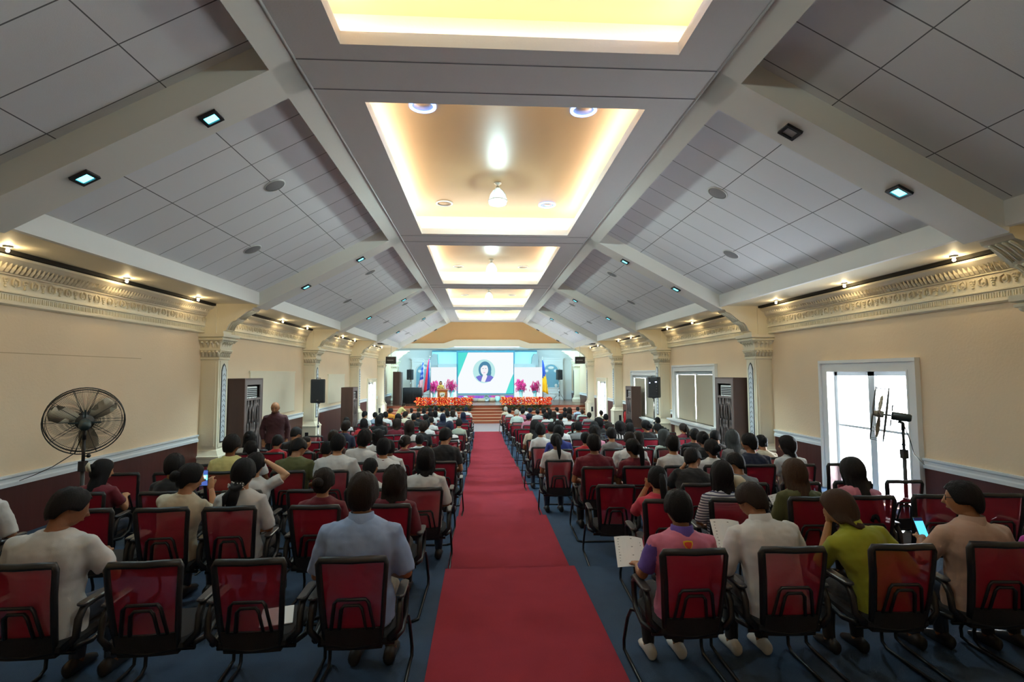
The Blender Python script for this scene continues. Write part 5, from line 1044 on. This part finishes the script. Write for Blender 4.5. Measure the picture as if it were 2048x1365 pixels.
for ri, rn in enumerate(NEARN):
    y = RY[ri]
    for s, nm in ((-1, 'left'), (1, 'right')):
        ps = []
        for p in rows.get(rn, []):
            lean = p[6].get('fig', {}).get('lean', 0); yh = y+.24+.55*lean; pt = atY(p[0], p[1], yh)
            if (pt.x < 0) == (s < 0): ps.append([abs(pt.x-.55*p[6].get('fig', {}).get('side', 0)), pt.z, p])
        ps.sort(key=lambda q: q[0]); start = {('A', 1): .96, ('B', 1): 1.2, ('C', 1): 1.2, ('D', 1): 1.22}.get((rn, s), 1.0)
        for i in range(len(ps)):
            ps[i][0] = max(ps[i][0], .92 if i == 0 else ps[i-1][0]+(.56 if ri < 4 else .5))
        seats = []; cur = start-.62; q = 0
        while True:
            if q < len(ps) and ps[q][0] < cur+.62+.45: seats.append((ps[q][0], ps[q])); cur = ps[q][0]; q += 1
            else:
                cur += .62
                if cur > 5.0 and q >= len(ps): break
                seats.append((cur, None))
        for k, (ax, ps_) in enumerate(seats):
            X = s*ax; fx = frame_x(X, y)
            if fx < -90 or fx > 2230: continue
            where = '%s block %s-nearest row, %s from carpet' % (nm, ORD[ri+1], ORD[k+1])
            zf = floorz(y+.3); jit = rnd.uniform(-.05, .05)+(-.06*s*ax/3 if ri < 8 else 0)
            if ps_:
                _, hz, p = ps_; kw = p[6]; f_ = dict(kw.get('fig') or FAR[rnd.randrange(len(FAR))])
                if not kw.get('fig') and p[3] in ('bob', 'long', 'pony', 'bun', 'wavy', 'half', 'veil'): f_ = dict(FAR[rnd.choice((0, 1, 2, 3, 7, 8))])
                f_['vox'] = .0075 if ri < 2 else .010 if ri < 5 else .015
                fg = fig_of(str(sorted(f_.items())), **f_) if not kw.get('sleeves') else figure(**f_)
                top = (fg['HM'] @ Vector((0, 0, .125))).z; want = hz-zf; s_ = max(.90, min(1.09, want/top))
                lab = kw.get('lab') or 'person with %s in %s top, %s' % (HD[p[3]] % p[4] if '%' in HD[p[3]] else HD[p[3]], SN.get(p[5], p[5]), where.replace(' block', ' block,'))
                o = person(fg, (X, y-.02, zf), 0, s_, lab, p[3], p[4], p[5], kw.get('skin', rnd.randrange(3)), kw.get('tr', rnd.choice(('dark', 'jeans', 'black'))), SHOE if kw.get('shoes') else None, ri*7+k)
                extras(o, fg, kw, s_)
                cl = 'red mesh-backed chair under %s top, %s' % (SN.get(p[5], p[5]), where)
            else: cl = 'empty red mesh-backed chair, %s' % where
            chair(X, y, jit, cl, 'red mesh-backed hall chairs', ri < 7); chairs += 1
print('CHAIRS', chairs, 'PEOPLE', len(PPL), 'FIGS', len(FIG))
# papers lying on an empty front seat, a cap, a bag
m = MB(); T = Matrix.Translation((-1.68, 3.72, FZ+.478)) @ Matrix.Rotation(.3, 4, 'Z'); m.loft([[T @ Vector(q) for q in ((-.10, -.14, z), (.10, -.14, z), (.10, .14, z), (-.10, .14, z))] for z in (0, .006)]); tag(m.build('paper_stack', 'paper'), 'white papers lying on the empty front seat left of the blue-shirted man', 'paper')
p = atY(1472, 960, 5.0); root = empty('sun_hat', 'cream cap hanging on a chair beside the woman in navy stripes', 'cap', (p.x, 5.0, p.z-.06)); m = MB(); m.lathe([(.001, .10), (.05, .095), (.085, .06), (.095, 0), (.09, 0), (.05, .08), (.001, .09)], n=18); m.build('crown', CLOTH['cream'], root); m = MB(); m.loft([[(.09*cos(t), -.09*sin(t)*1.0, .0) for t in [pi*k/10 for k in range(11)]], [(.10*cos(t), -.17*sin(t), -.02) for t in [pi*k/10 for k in range(11)]], [(.09*cos(t), -.09*sin(t), -.008) for t in [pi*k/10 for k in range(11)]]], 0, True, cap=False, closed=False); m.build('brim', CLOTH['cream'], root)
# standing figures
z = floorz(12.4); p = atY(545, 804, 12.3); fg = figure(stand=True, lean=.12, hp=.25, hy=.2, arms='hang', sleeve=1.5, bulk=1.05, vox=.009)
h = (fg['HM'] @ Vector((0, 0, .12))).z; o = person(fg, (p.x, 12.5, z), pi+.35, (p.z-z)/h, 'bald man in dark reddish brown shirt standing by the carved cabinet, looking down', 'bald', 'dark', 'plaid', 1, 'dark', None, 0, None); collar(fg, o, 'plaid')
m = MB()
for s in (-1, 1): m.ball(fg['HM'] @ Vector((s*.03, .083, .012)), (.013, .01, .008), 0, 8, 6); m.tube([fg['HM'] @ Vector((s*.018, .092, .032)), fg['HM'] @ Vector((s*.045, .083, .03))], .005, 5)
m.build('eyes', 'black', o)
p = atY(881.5, 763, 36.2); fg = figure(stand=True, arms='read', sleeve=1.0, bulk=.98, vox=.014); h = (fg['HM'] @ Vector((0, 0, .125))).z
o = person(fg, (p.x, 36.4, SZ), pi, max(.8, (p.z-SZ)/h), 'woman in gold dress with dark hair speaking behind the wooden lectern', 'bob', 'dark', 'gold', 0, 'gold', None, 0, None)
m = MB()
for s in (-1, 1): m.ball(fg['HM'] @ Vector((s*.03, .083, .012)), (.014, .01, .008), 0, 8, 6)
m.build('eyes', 'black', o)
p = atY(781, 806, 27.6); fg = figure(stand=True, arms='out', sleeve=1.5, lean=.5, vox=.014); h = (fg['HM'] @ Vector((0, 0, .125))).z
o = person(fg, (-4.95, 28.3, 0), -1.1, .9, 'person in pale yellow long sleeves leaning forward with a sheet, front left by the pilaster', 'short', 'dark', 'yellow', 1, 'khaki', None, 0, None)
a = o.matrix_basis @ (fg['arms'][1][0]+fg['arms'][1][1]*.12); m = MB(); m.box((-.12, -.16, 0), (.12, .16, .003), 0, Matrix.Translation(a) @ Matrix.Rotation(.5, 4, 'Y')); tag(m.build('document', 'paper'), 'white sheet held out by the person in pale yellow sleeves', 'paper')
